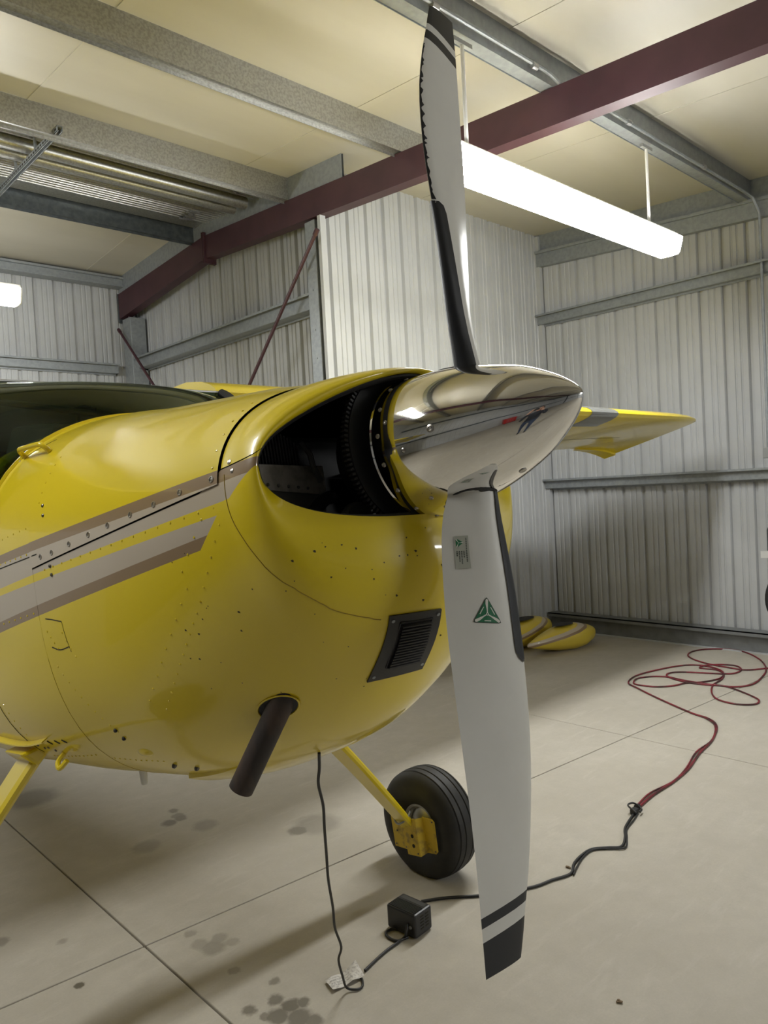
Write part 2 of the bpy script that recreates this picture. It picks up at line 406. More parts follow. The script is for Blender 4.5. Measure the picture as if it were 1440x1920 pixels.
def girt(p0, p1, nin, label, m=None, h=.11, dep=.085, name='girt'):
    """horizontal Z girt: shelf flange on top, web, bottom lip"""
    p0, p1, nin = Vector(p0), Vector(p1), Vector(nin); z = Vector((0, 0, 1)); b = MB()
    pr = [(0, h), (dep + .05, h), (dep + .05, h - .022), (dep + .046, h - .022), (dep + .046, h - .004), (dep, h - .004), (dep, .004), (dep * .2, .004), (dep * .2, -.02), (dep * .2 - .004, -.02), (dep * .2 - .004, 0), (dep - .004, 0), (dep - .004, h - .004), (0, h - .004)]
    b.grid([[q + nin * a + z * c for a, c in pr] for q in (p0, p1)], True)
    b.cap([p0 + nin * a + z * c for a, c in pr]); b.cap([p1 + nin * a + z * c for a, c in pr])
    return tag(b.build(name, m or M['galv_plain']), label, 'girt', 'wall girts', 'structure')
girt((XR, YB - .01, 3.56), (XR, YF, 3.56), (-1, 0, 0), 'upper grey girt crossing the right ribbed wall below the bright light')
girt((XR, YB - .01, 1.655), (XR, YF, 1.655), (-1, 0, 0), 'lower grey girt crossing the right ribbed wall behind the port wing tip')
girt((XA, 8.8, 3.42), (XA, 5.2, 3.42), (-1, 0, 0), 'grey girt rising to the right under the maroon rafter', dep=.16, h=.13)
girt((4.1, YD, 3.38), (XT, YD, 3.38), (0, -1, 0), 'grey girt on the far ribbed wall above the windshield', dep=.1)
girt((XR, YF, 3.56), (XL, YF, 3.56), (0, 1, 0), 'upper grey girt on the hangar door side, seen only in the spinner', M['galv_dark'], h=.16)
girt((XR, YF, 1.655), (XL, YF, 1.655), (0, 1, 0), 'lower grey girt on the hangar door side, seen only in the spinner', M['galv_dark'], h=.16)
girt((XL, YF, 3.56), (XL, YB, 3.56), (1, 0, 0), 'upper grey girt on the near end wall, seen only in the spinner', M['galv_dark'], h=.16)
girt((XL, YF, 1.655), (XL, YB, 1.655), (1, 0, 0), 'lower grey girt on the near end wall, seen only in the spinner', M['galv_dark'], h=.16)
# door-side frame posts, seen only as dark lines in the spinner
for x in (-2.6, 1.25, 5.1):
    b = MB(); b.box(x - .1, x + .1, YF + .02, YF + .2, 0, roofz(YF) - .2)
    tag(b.build('door_post', M['galv_dark']), 'dark steel door post on the hangar door side', 'post', 'door posts', 'structure')

# rake channel at the top of the right wall
b = MB(); ys = [YB - .02, YF]
def rk(y, lo, hi, x0, x1): return [(x0, y, roofz(y) - hi), (x0, y, roofz(y) - lo), (x1, y, roofz(y) - lo), (x1, y, roofz(y) - hi)]
b.grid([rk(y, .20, .37, XR - .07, XR) for y in ys], True); b.grid([rk(y, .195, .225, XR - .10, XR) for y in ys], True)
b.cap(rk(ys[0], .20, .37, XR - .07, XR)); 
tag(b.build('rake_beam', M['galv_plain']), 'grey rake channel along the top of the right ribbed wall', 'beam', kind='structure')
b = MB(); b.grid([rk(y, .0, .2, XR - .03, XR) for y in ys], True)
tag(b.build('trim_3', M['galv_plain']), 'grey strip of sheet between rake channel and ceiling', 'trim', kind='structure')
# base channel with its two lengths
for k, (ya, yb) in enumerate(((YB - .02, 2.475), (2.465, YF))):
    b = MB(); b.box(XR - .10, XR - .02, yb, ya, .0, .20); b.box(XR - .17, XR - .02, yb, ya, .20, .212); b.box(XR - .17, XR - .165, yb, ya, .17, .212)
    tag(b.build('baseboard_right', noisy(mat('base_channel', (.20, .21, .215), .5, .3), (.16, .165, .17), 9)), ['dark grey base channel of the right wall, long length running into the corner', 'dark grey base channel of the right wall, length at the picture edge'][k], 'baseboard', kind='structure')
b = MB(); b.box(XR - .125, XR - .10, YF, YB - .02, 0, .012); tag(b.build('trim_4', M['wall']), 'thin pale strip along the foot of the right wall', 'trim', kind='structure')
b = MB(); b.box(XR - .06, XR, YB - .05, YB, 0, roofz(YB) - .02); tag(b.build('trim_5', M['wall']), 'white corner trim where the inner and right walls meet', 'trim', kind='structure')

# ribbed ridge sheet under the roof apex, with two round ridge tubes
def ridge():
    root = tag(empty('ridge_liner', (0, 6.3, 4.5)), 'bare ribbed metal ridge liner between two purlins at upper left', 'roof liner', kind='structure')
    y0, y1 = 5.56, 7.16; pts = []; y = y0
    while y < y1:
        t = (y - y0) / (y1 - y0)
        if t < .22 or .52 < t < .82: pts += [(y, 0), (y + .018, .0), (y + .026, -.022), (y + .040, -.022), (y + .048, 0)]; y += .058
        else: pts.append((y, 0)); y += .04
    m = MB(); m.grid([[(x, yy - 6.3, roofz(yy) - 4.5 - .06 + zz) for yy, zz in pts] for x in (XT, 4.28)])
    m.build('sheet', M['galv'], root, fix=False)
    for yy in (6.06, 6.26):
        m = MB(); m.tube([(XT, yy - 6.3, roofz(yy) - 4.5 - .10), (4.12, yy - 6.3, roofz(yy) - 4.5 - .10)], .055, 14); m.build('tube', M['galv'], root, smooth=True)
    for yy in (5.75, 6.75):
        m = MB()
        for k in range(14):
            m.box(3.84 + rnd.uniform(0, .16), 3.87 + rnd.uniform(.0, .16), yy - 6.3 + k * .018 - .12, yy - 6.3 + k * .018 - .105, roofz(yy) - 4.5 - .10, roofz(yy) - 4.5 - .085)
        g = m.build('crimp', M['alu'], root); g['kind'] = 'stuff'
ridge()
# slotted strut channel under the ridge liner
def strut():
    root = thing('strut_channel', 'slotted steel strut channel hanging under the ridge liner at the left edge', 'strut', (2.14, 5.40, 4.43))
    L = 1.55; x = .04
    m = MB(); m.box(-.02, .02, 0, L, .038, .041); m.box(-.02, -.017, 0, L, 0, .04); m.box(.017, .02, 0, L, 0, .04)
    m.box(-.02, -.011, 0, L, 0, .003); m.box(.011, .02, 0, L, 0, .003); m.build('channel', M['galv_plain'], root)
    m = MB()
    for k in range(29): m.box(-.0215, -.0195, .025 + k * .05, .05 + k * .05, .012, .026)
    g = m.build('slots', M['seam'], root); g['kind'] = 'stuff'
    for y in (.16, .5, .95):
        m = MB(); m.tube([(0, y, .04), (0, y, .14)], .012, 8); m.build('clamp', M['galv_plain'], root)
strut()

# brace rods in the tail bay
def rod(p0, p1, label):
    p0, p1 = Vector(p0), Vector(p1); t = thing('brace_rod', label, 'brace rod', p1, group='brace rods')
    m = MB(); m.tube([p0 - p1, (0, 0, 0)], .016, 8); m.build('bar', M['maroon'], t, smooth=True)
    d = (p0 - p1).normalized(); m = MB(); m.tube([p0 - p1 - d * .01, p0 - p1 + d * .05], .022, 6); m.build('end_nut', M['maroon'], t)
rod((4.12, 5.03, 3.98), (4.12, 7.2, 1.825), 'long maroon brace rod leaning left from the column top')
rod((4.12, 8.955, 3.887), (4.12, 7.3, 2.29), 'short maroon brace rod slanting right in the far corner')

# conduit on the lit purlin, dropping down the right wall
m = MB(); zc = roofz(2.66) - .15
path = [(0.5, 2.63, zc)] + [(x, 2.63, zc) for x in (2.2, 3.6, 4.05)] + [(4.12, 2.625, zc - .01), (4.2, 2.61, zc - .05), (4.35, 2.61, zc - .05), (4.42, 2.63, zc - .01), (5.6, 2.63, zc - .02), (7.2, 2.63, zc - .02), (7.32, 2.60, zc - .06), (7.36, 2.56, zc - .2), (7.36, 2.56, 3.0), (7.36, 2.56, 1.95)]
cd = thing('conduit', 'thin grey conduit along the purlin and down the right ribbed wall', 'conduit', (7.36, 2.56, 1.95))
m.tube([Vector(p) - Vector((7.36, 2.56, 1.95)) for p in path], .013, 8); m.build('pipe', M['galv_plain'], cd, smooth=True)
for x in (3.05, 3.95, 5.1, 6.35): m = MB(); m.tube([(x - .025 - 7.36, .07, zc - .015 - 1.95), (x + .025 - 7.36, .07, zc - .015 - 1.95)], .02, 8); m.build('coupling', M['alu'], cd)
m = MB(); m.tube([(0, 0, 3.69 - 1.95), (0, 0, 3.75 - 1.95)], .02, 8); m.build('coupling', M['galv_plain'], cd)
m = MB(); m.box(-.03, .06, -.04, .04, -.10, .0); m.build('outlet_box', M['grey_box'], cd, bevel=.006)

# hanging wrap-around tube lights
def light_fixture(x0, x1, y, zb, label, rods=True):
    root = thing('tube_light', label, 'light', (x0, y, zb), group='hanging tube lights'); L = x1 - x0
    m = MB(); m.hexa([(0, -.10, .125), (L, -.10, .125), (L, .10, .125), (0, .10, .125), (0, -.07, .165), (L, -.07, .165), (L, .07, .165), (0, .07, .165)]); m.build('housing', M['pod'], root)
    sec = [(-.108, .13), (-.105, .10), (-.082, .018), (-.070, .004), (0, 0), (.070, .004), (.082, .018), (.105, .10), (.108, .13)]
    m = MB(); m.grid([[(x, a, b) for a, b in sec] for x in (.012, L - .012)]); m.build('lens', M['lens'], root, fix=True)
    for x in (0, L - .012):
        m = MB(); m.grid([[(xx, a * 1.04, b) for a, b in sec] for xx in (x, x + .012)], False); m.cap([(x, a * 1.04, b) for a, b in sec]); m.cap([(x + .012, a * 1.04, b) for a, b in sec])
        m.build('end_cap', M['white_plastic'], root)
    for xr in (.22, L - .32):
        zt = roofz(y) - .250 - zb
        m = MB(); m.tube([(xr, 0, .16), (xr, 0, zt)], .0115, 8); m.build('rod', M['white_plastic'], root)
        m = MB(); m.lathe([(-.03, 0), (-.03, .05), (.022, .058), (.022, 0)], (xr, 0, zt), (0, 0, 1), 16); m.build('canopy_box', M['grey_box'], root)
        m = MB(); m.box(xr - .075, xr + .075, -.012, .012, zt - .012, zt + .012); m.build('canopy_ear', M['grey_box'], root)
    return root
light_fixture(3.08, 5.73, 2.66, 3.445, 'bright white tube light hanging on two rods at the upper right')
light_fixture(-.42, 2.23, 6.78, 3.50, 'white tube light at the left edge over the tail bay')
light_fixture(3.08, 5.73, -4.2, 3.40, 'white tube light by the hangar door behind the camera, out of view')
light_fixture(-1.35, -.10, 2.66, 3.445, 'short white tube light over the near wing, mirrored in the spinner')

# ------------------------------------------------------------------ the airplane
# local axes: x forward, y port, z up; helper coordinates (a aft of the propeller hub, p port, u up)
HUB = Vector((1.25, 1.043, 1.886)); YAW = math.radians(-90.28); PIT = math.radians(9.23)
fw = Vector((math.cos(YAW) * math.cos(PIT), math.sin(YAW) * math.cos(PIT), math.sin(PIT))); po = Vector((-math.sin(YAW), math.cos(YAW), 0)); upv = fw.cross(po)
R3 = Matrix((fw, po, upv)).transposed()
GV = Vector((-1.45, 0, -1.68))                 # Empty: on the floor between the main wheels
def V(a, p, u): return Vector((-a, p, u)) - GV
def Wd(a, p, u): return HUB + R3 @ Vector((-a, p, u))
def local(pw): return R3.transposed() @ (Vector(pw) - HUB) - GV
AC = thing('airplane', 'yellow high-wing tailwheel airplane with polished spinner and cream and brown stripes', 'airplane', Wd(1.45, 0, -1.68), R3)

#        a     w     c      top    bot   n1   n2
SEC = [(.33, .430, -.08, .198, -.583, 2.3, 1.80), (.45, .452, -.09, .230, -.655, 2.3, 1.9), (.60, .475, -.10, .258, -.712, 2.3, 2.1), (.80, .503, -.10, .295, -.763, 2.3, 2.45),
       (1.0, .530, -.10, .333, -.783, 2.3, 2.6), (1.20, .553, -.10, .378, -.778, 2.35, 2.9), (1.35, .566, -.10, .408, -.772, 2.4, 3.2), (1.60, .580, -.10, .44, -.757, 2.5, 3.6),
       (2.0, .590, -.10, .46, -.74, 2.8, 4.0), (3.0, .58, -.05, .50, -.64, 3, 4), (4.2, .40, .02, .42, -.42, 3, 3), (6.6, .10, .08, .22, -.06, 2.5, 2.5)]
def spow(x, e): return math.copysign(abs(x) ** e, x)
def secpt(a, t, off=0.):
    w, c, top, bot, n1, n2 = smoothtab(SEC, a); n, h = (n1, top - c) if math.sin(t) >= 0 else (n2, c - bot)
    return V(a, (w + off) * spow(math.cos(t), 2 / n), c + (h + off) * spow(math.sin(t), 2 / n))
def t_of_u(a, u):
    """angle on the starboard side (cos < 0) at height u"""
    w, c, top, bot, n1, n2 = smoothtab(SEC, a)
    return PI - math.asin(min(1, ((u - c) / (top - c)) ** (n1 / 2))) if u >= c else PI + math.asin(min(1, ((c - u) / (c - bot)) ** (n2 / 2)))
def useam(a): return -.037 - .077 * (a - .33)       # joint between upper and lower cowling
def skin(name, a0, a1, t0, t1, m, off=0., na=14, nt=48, th=.006, mod=None):
    b = MB(); rows = []
    for i in range(na + 1):
        a = a0 + (a1 - a0) * i / na; A, B = (t0(a), t1(a)); r = []
        for j in range(nt + 1):
            q = secpt(a, A + (B - A) * j / nt, off)
            r.append(mod(q, a) if mod else q)
        rows.append(r)
    b.grid(rows)
    return b, rows
STR = []
YM = None
STRIPES = [  # colour, (a0, top, bottom), (a1, top, bottom), slanted front end from (a, u) to (a, u)
    (BROWN, (.33, -.006, -.034), (1.31, -.031, -.057), (.223, -.022), (.297, -.069)),
    (CREAM, (.33, -.034, -.074), (1.31, -.057, -.125), (.223, -.022), (.297, -.069)),
    (CREAM, (.36, -.100, -.132), (1.35, -.148, -.220), (.352, -.100), (.425, -.163)),
    (BROWN, (.36, -.132, -.157), (1.35, -.220, -.250), (.352, -.100), (.425, -.163))]
MS = stripe_material('cowling_paint', STRIPES, GV)
M['stripe'] = MS
def closed_skin(name, rows, m, th=.006, smooth=True):
    b = MB(); b.grid(rows); o = b.build(name, m, AC, smooth=True, fix=True, merge=1e-5, sharp=50)
    cx = V(.7, 0, -.2)
    if sum(p.normal.dot(p.center - Vector((p.center.x, cx.y, cx.z))) for p in o.data.polygons) < 0: o.data.flip_normals()
    return o
AE = 1.17                                   # rear edge of the cowling
# nose bowl: from the seam forward over a rounded lip into the wide air intake
OW, OT, OBt = .385, .166, -.162
def openpt(t):
    n, h = (1.5, OT) if math.sin(t) >= 0 else (2.7, -OBt)
    p = OW * spow(math.cos(t), 2 / n); u = h * spow(math.sin(t), 2 / n)
    return (.115 + .135 * (abs(p) / OW) ** 2, p, u)
def nose_curve(t, n=14):
    w, c, top, bot, n1, n2 = SEC[0][1:]
    nn, h = (n1, top - c) if math.sin(t) >= 0 else (n2, c - bot)
    p0 = Vector((.33, w * spow(math.cos(t), 2 / nn), c + h * spow(math.sin(t), 2 / nn)))
    p3 = Vector(openpt(t)); wb = max(0, -math.sin(t)); wt = max(0, math.sin(t))
    d = (Vector((0, p0[1], p0[2])) - Vector((0, p3[1], p3[2]))); 
    p1 = p0 + Vector((-.11 - .01 * wb, 0, 0)) - d * (.08 + .20 * wb)
    p2 = Vector((p3[0] - .055 - .015 * wb + .02 * wt, p3[1], p3[2])) + d * (.45 + .08 * wb)
    out = []
    for k in range(n + 1):
        s = k / n; q = (1 - s) ** 3 * p0 + 3 * (1 - s) ** 2 * s * p1 + 3 * (1 - s) * s * s * p2 + s ** 3 * p3; out.append(q)
    e = (out[-1] - out[-2]).normalized()
    q3 = Vector(p3); q3[0] += .03; q3[1] *= 1.01; q3[2] *= 1.01; out.append(q3)
    return [V(*q) for q in out]
def both(t0f, n, a1=AE, t_bowl=None):
    """rows over the angle: from the cowling's rear edge forward, round the lip and into the intake"""
    rows = []
    for k in range(n + 1):
        v = k / n; r = []
        for i in range(13):
            a = a1 + (.334 - a1) * i / 13; t0, t1 = t0f(a); r.append(secpt(a, t0 + (t1 - t0) * v))
        rows.append(r + nose_curve(t_bowl[0] + (t_bowl[1] - t_bowl[0]) * v))
    return rows
def seam_t(a): return t_of_u(a, useam(a))
def tu(a, d): return t_of_u(a, useam(a) + d)
_, r = skin('u', .336, AE + .004, lambda a: tu(a, .0010), lambda a: PI - tu(a, .0010), MS, .003)
closed_skin('upper_cowling', r, MS)
ts = seam_t(.33); tb = t_of_u(.33, -.006)
closed_skin('lower_cowling', both(lambda a: (tu(a, -.0022), 3 * PI - tu(a, -.0022)), 72, AE, (t_of_u(.33, -.0075), 3 * PI - t_of_u(.33, -.0075))), MS)
rows = [nose_curve(t_of_u(.33, -.0045) + (PI - 2 * t_of_u(.33, -.0045)) * k / 48) for k in range(49)]
closed_skin('upper_nose_bowl', rows, MS)
_, r = skin('f', AE + .0015, 6.6, lambda a: 0., lambda a: 2 * PI, MS, 0., na=48, nt=72)
b = MB(); b.grid([x[:-1] for x in r], True); b.cap(r[-1][:-1]); b.cap(r[0][:-1][::-1])
b.build('fuselage', MS, AC, smooth=True)
# black shell added inside to darken the seams and intake and block light
rows = []
for k in range(73):
    t = 2 * PI * k / 73; q = [secpt(AE + .01 + (.34 - AE - .01) * i / 8, t, -.012) for i in range(9)]
    for c in nose_curve(t)[:-1]:
        x = c + GV; rr = Vector((0, x.y, x.z + .03)); q.append(c - rr.normalized() * .010 - Vector((.012, 0, 0)))
    rows.append(q)
b = MB(); b.grid(rows + [rows[0]]); b.build('shade_liner', M['dark'], AC, smooth=True)

# ---- spinner
SPB = -.135; SPT = [(-.135, .1625), (-.07, .1570), (0, .1465), (.07, .1300), (.13, .1105), (.18, .0895), (.235, .0560), (.262, .0345), (.277, .0195), (.285, .0085), (.2875, 0)]
SAX = Vector((1, 0, .015)).normalized()          # thrust line, set a little up
SO = V(0, 0, -.008)
def spin_r(f): return smoothtab(SPT, f)[0]
fs = list(np.linspace(-.135, .235, 40)) + [.2425, .25, .256, .262, .267, .272, .277, .281, .285, .2866, .2875]
b = MB(); b.lathe([(f, spin_r(f)) for f in fs], SO, SAX, 96)
sp = b.build('spinner', M['chrome'], AC, smooth=True, merge=1e-5, sharp=0); tag(sp, 'polished metal spinner')
b = MB(); b.lathe([(SPB - .012, .0), (SPB - .012, .160), (SPB - .004, .1645), (SPB, .1625)], SO, SAX, 96); b.build('backplate', M['chrome'], sp, smooth=True)
def spin_screw(f, ang, r=.0052):
    rr = spin_r(f); g = (spin_r(f + .004) - spin_r(f - .004)) / .008
    e1 = Vector((0, 1, 0)); e2 = SAX.cross(e1); rad = e1 * math.cos(ang) + e2 * math.sin(ang); nrm = (rad - SAX * g).normalized(); p = SO + SAX * f + rad * rr
    b = MB(); b.lathe([(-.001, r), (.0012, r), (.0022, r * .6), (.0010, r * .35), (.0010, 0)], p, nrm, 12); return b.build('screw', M['screw'], sp)
for ang in [PI + .25 + k * 2 * PI / 16 for k in range(16)]: spin_screw(SPB + .018, ang)
for f, ang in ((-.095, PI - .30), (-.055, PI + .15), (-.06, PI + .95), (-.06, PI + 1.25)): spin_screw(f, ang)
for f, ang in ((.02, PI - .02), (.125, PI + 1.5), (.125, .3)): spin_screw(f, ang, .0085)
# ---- propeller blades
PHI = .168
BT = [  # r, leading-edge offset, trailing-edge offset, pitch deg, thickness, aft shift
    (.085, .042, .042, 24, .060, .0), (.13, .050, .052, 23.5, .052, .0), (.19, .062, .068, 23, .044, .004), (.25, .074, .074, 22.5, .038, .006), (.34, .088, .076, 21, .032, .006), (.42, .097, .075, 19, .027, .006),
    (.50, .106, .071, 16.4, .023, .006), (.60, .113, .066, 12.5, .018, .005), (.70, .113, .060, 9.5, .014, .004), (.80, .105, .054, 7.2, .011, .003), (.90, .087, .050, 6.3, .009, .001), (.98, .066, .048, 6.3, .007, 0), (1.035, .055, .046, 6.3, .006, 0), (1.068, .048, .045, 6.3, .005, 0)]
def blade_frame(s):
    d = Vector((0, math.sin(PHI), math.cos(PHI))) * s; t = Vector((0, -math.cos(PHI), math.sin(PHI))) * s; return d, t
FOIL = [(0, 0), (.03, .42), (.12, .78), (.3, 1.), (.55, .85), (.8, .45), (1, .04), (.8, -.12), (.55, -.2), (.3, -.2), (.12, -.15), (.03, -.10)]
def blade_pt(s, r, x, y, off=0.):
    """x: 0 leading edge .. 1 trailing edge; y: thickness share toward the camber (front) side"""
    le, te, be, th, aft = smoothtab(BT, r); be = math.radians(be); d, t = blade_frame(s)
    c = t * math.cos(be) + Vector((1, 0, 0)) * math.sin(be); nn = Vector((1, 0, 0)) * math.cos(be) - t * math.sin(be)
    q = le - (le + te) * x; tip = max(0, r - 1.0)
    return V(0, 0, 0) + d * (r - tip * .25 * (1 - x)) + c * q + nn * (y * th * .8 + off) + Vector((-aft, 0, 0))
rs = [.085, .10, .13, .16, .19, .22, .25, .29, .34, .38, .42, .46, .50, .55, .60, .65, .70, .75, .80, .85, .90, .94, .98, 1.01, 1.035, 1.055, 1.068]
def band_mat(s):
    m = mat('blade_paint_banded', (.60, .59, .545), .38); t = NT(m); v, x, y, z = t.obj()
    d, tt = blade_frame(s)
    dr = t.n('ShaderNodeVectorMath'); dr.operation = 'DOT_PRODUCT'; sub = t.n('ShaderNodeVectorMath'); sub.operation = 'SUBTRACT'; t.l(v, sub.inputs[0]); sub.inputs[1].default_value = V(0, 0, 0)
    t.l(sub.outputs[0], dr.inputs[0]); dr.inputs[1].default_value = d
    dc = t.n('ShaderNodeVectorMath'); dc.operation = 'DOT_PRODUCT'; t.l(sub.outputs[0], dc.inputs[0]); dc.inputs[1].default_value = tt
    # slanted bands near the tip: radius measured along a skewed axis
    r = t.math('ADD', dr.outputs['Value'], t.math('MULTIPLY', dc.outputs['Value'], .24 if s < 0 else -.05))
    h0, h1, h2 = (.953, .971, .995) if s < 0 else (.939, .967, .988)
    k = t.math('ADD', t.math('GREATER_THAN', r, h2), t.math('MULTIPLY', t.math('GREATER_THAN', r, h0), t.math('LESS_THAN', r, h1)), clamp=True)
    nz = t.noise(v, 7, 4); base = t.mix(t.ramp(nz, .4, .7), (.70, .69, .65), (.66, .65, .61))
    # chipped paint along the leading edge
    t.l(t.mix(k, base, (.016, .017, .02)), t.b.inputs['Base Color']); return m
for s in (-1, 1):
    b = MB(); rows = [[blade_pt(s, r, x, y) for x, y in FOIL] for r in rs]
    b.grid(rows, True); b.cap(rows[-1]); b.cap(rows[0][::-1])
    bl = b.build('propeller_blade', band_mat(s), AC, smooth=True, sharp=50)
    tag(bl, 'lower propeller blade with green triangle decal' if s < 0 else 'upper propeller blade with chipped leading edge')
    # rubber boot on the inboard leading edge
    b = MB(); rb = [.10, .15, .2, .25, .3, .35, .4, .45, .475, .49, .497]
    rows = []
    for r in rb:
        k = min(1, max(.0, (.5 - r) / .02)) ** .5; q = .17 * k
        prof = [(q, .80 * (q / .12) ** .5 if q < .12 else .85), (.06 * k, .60 * k), (.02 * k, .36 * k), (-.008, .05), (.02 * k, -.12), (.06 * k, -.16), (q, -.2)]
        rows.append([blade_pt(s, r, x, y, .0022 if y > .2 else (-.0022 if y < -.1 else 0)) for x, y in prof])
    b.grid(rows); o = b.build('leading_edge_boot', M['boot'], bl, smooth=True, fix=True, sharp=0)
    b = MB(); fan = [(0, 0)] + [(.060 * math.cos(2 * PI * k / 32), .052 * math.sin(2 * PI * k / 32)) for k in range(32)]
    d, t = blade_frame(s); ring = []
    for fx, ty in fan:
        f_ = fx; ang = ty / .15; ring.append(SO + SAX * (f_ - .004) + (d * math.cos(ang) + t * math.sin(ang)) * (spin_r(f_ - .004) + .0012))
    b.add(ring, [(0, 1 + k, 1 + (k + 1) % 32) for k in range(32)]); b.build('root_slot', M['blk'], sp, fix=False)
    if s > 0:
        b = MB(); rows = []; r = .50
        while r < .93:
            e = rnd.uniform(.012, .028) if rnd.random() < .85 else rnd.uniform(.03, .06)
            rows.append([blade_pt(s, r, x_, float(np.interp(x_, [0, .03, .12, .3], [0, .42, .78, 1.])), .0012) for x_ in (0, e * .4, e)]); r += rnd.uniform(.004, .011)
        b.grid(rows); b.build('leading_edge_wear', M['boot'], bl, fix=False)
    if s < 0:
        d, t = blade_frame(s)
        def on(r, x): 
            ys = [(0, 0), (.03, .42), (.12, .78), (.3, 1.), (.55, .85), (.8, .45), (1, .04)]
            y = float(np.interp(x, [q[0] for q in ys], [q[1] for q in ys])); return blade_pt(s, r, x, y, .0012)
        def patch(name, pts, m, lift=0., parent=bl):
            c = [sum(q[i] for q in pts) / len(pts) for i in (0, 1)]
            b = MB(); ring = [on(*q) for q in pts]; nn = (on(c[0] + .01, c[1]) - on(c[0], c[1])).cross(on(c[0], c[1] + .05) - on(c[0], c[1])).normalized()
            if nn.x < 0: nn = -nn
            ring = [q + nn * lift for q in ring]; cc = on(*c) + nn * lift
            n = len(ring); b.add([cc] + ring, [(0, 1 + i, 1 + (i + 1) % n) for i in range(n)])
            return b.build(name, m, parent, fix=False)
        def dense(poly, n=6):
            out = []
            for i, p in enumerate(poly):
                q = poly[(i + 1) % len(poly)]
                for k in range(n): out.append((p[0] + (q[0] - p[0]) * k / n, p[1] + (q[1] - p[1]) * k / n))
            return out
        # green triangle with a white three-blade emblem
        rc, xc = .402, .545; k = .30
        def tri(R, rot0=0, rc=rc, xc=xc): return [(rc + R * -math.cos(a + rot0) , xc + R / .172 * math.sin(a + rot0)) for a in (0, 2 * PI / 3, 4 * PI / 3)]
        def emblem(rc, xc, R, turn, parent, rim=True):
            def P2(x, y): 
                ca, sa = math.cos(turn), math.sin(turn); x, y = x * ca - y * sa, x * sa + y * ca
                return (rc - y, xc - x / .168)
            T = [(math.sin(a) * R, math.cos(a) * R) for a in (0, 2 * PI / 3, 4 * PI / 3)]
            def rnd_tri(R, q=.12):
                T = [(math.sin(a) * R, math.cos(a) * R) for a in (0, 2 * PI / 3, 4 * PI / 3)]; out = []
                for i in range(3):
                    a, p, n = T[i - 1], T[i], T[(i + 1) % 3]
                    out += [(p[0] + (a[0] - p[0]) * q, p[1] + (a[1] - p[1]) * q), (p[0] * .93, p[1] * .93), (p[0] + (n[0] - p[0]) * q, p[1] + (n[1] - p[1]) * q)]
                return out
            if rim: patch('decal_border', dense([P2(*q) for q in rnd_tri(R * 1.07)], 2), M['ink'], .0002, parent)
            patch('decal_triangle', dense([P2(*q) for q in rnd_tri(R)], 2), M['green'], .0005, parent)
            for a in (0, 2 * PI / 3, 4 * PI / 3):
                bl_ = [(-.03, .0), (-.035, .25), (-.10, .62), (-.085, .84), (0, .92), (.085, .84), (.06, .55), (.035, .25), (.03, 0)]
                patch('decal_blade', [P2((x * math.cos(a) + y * math.sin(a)) * R, (-x * math.sin(a) + y * math.cos(a)) * R) for x, y in bl_], M['logo_white'], .0009, parent)
            if rim:
                patch('decal_hub', [P2(math.cos(q) * .09 * R, math.sin(q) * .09 * R) for q in [k * PI / 6 for k in range(12)]], M['logo_white'], .0011, parent)
                patch('decal_hub', [P2(math.cos(q) * .045 * R, math.sin(q) * .045 * R) for q in [k * PI / 6 for k in range(12)]], M['green'], .0013, parent)
                for a, ww in ((PI / 3, .5), (PI, .42), (5 * PI / 3, .5)):
                    cx, cy = math.sin(a) * R * .40, math.cos(a) * R * .40; tx, ty = math.cos(a), -math.sin(a)
                    patch('decal_lettering', [P2(cx + tx * ww * R * e + math.sin(a) * f * R, cy + ty * ww * R * e + math.cos(a) * f * R) for e, f in ((-.5, -.025), (.5, -.025), (.5, .025), (-.5, .025))], M['logo_white'], .0009, parent)
        emblem(.398, .50, .034, -.06, bl)
        # data plate with small emblem and rows of print
        r0, r1, x0, x1 = .237, .305, .845, .655
        pl = patch('data_plate', dense([(r0, x0), (r0 - .001, x1), (r1 - .001, x1 - .01), (r1, x0 - .01)]), M['plate'], .0003)
        emblem(.251, .785, .0115, -1.5, bl, False)
        for i, xx in enumerate((.685, .72, .75, .78, .81)):
            ra, rb_ = (.241, .290) if i == 0 else (.268, .268 + (.012, .026, .022, .010)[i - 1])
            q = ra
            while q < rb_:
                e = q + .0016 + .0018 * rnd.random(); patch('print', [(q, xx + .007), (q, xx - .007), (e, xx - .007), (e, xx + .007)], M['ink'], .0006); q = e + .0009

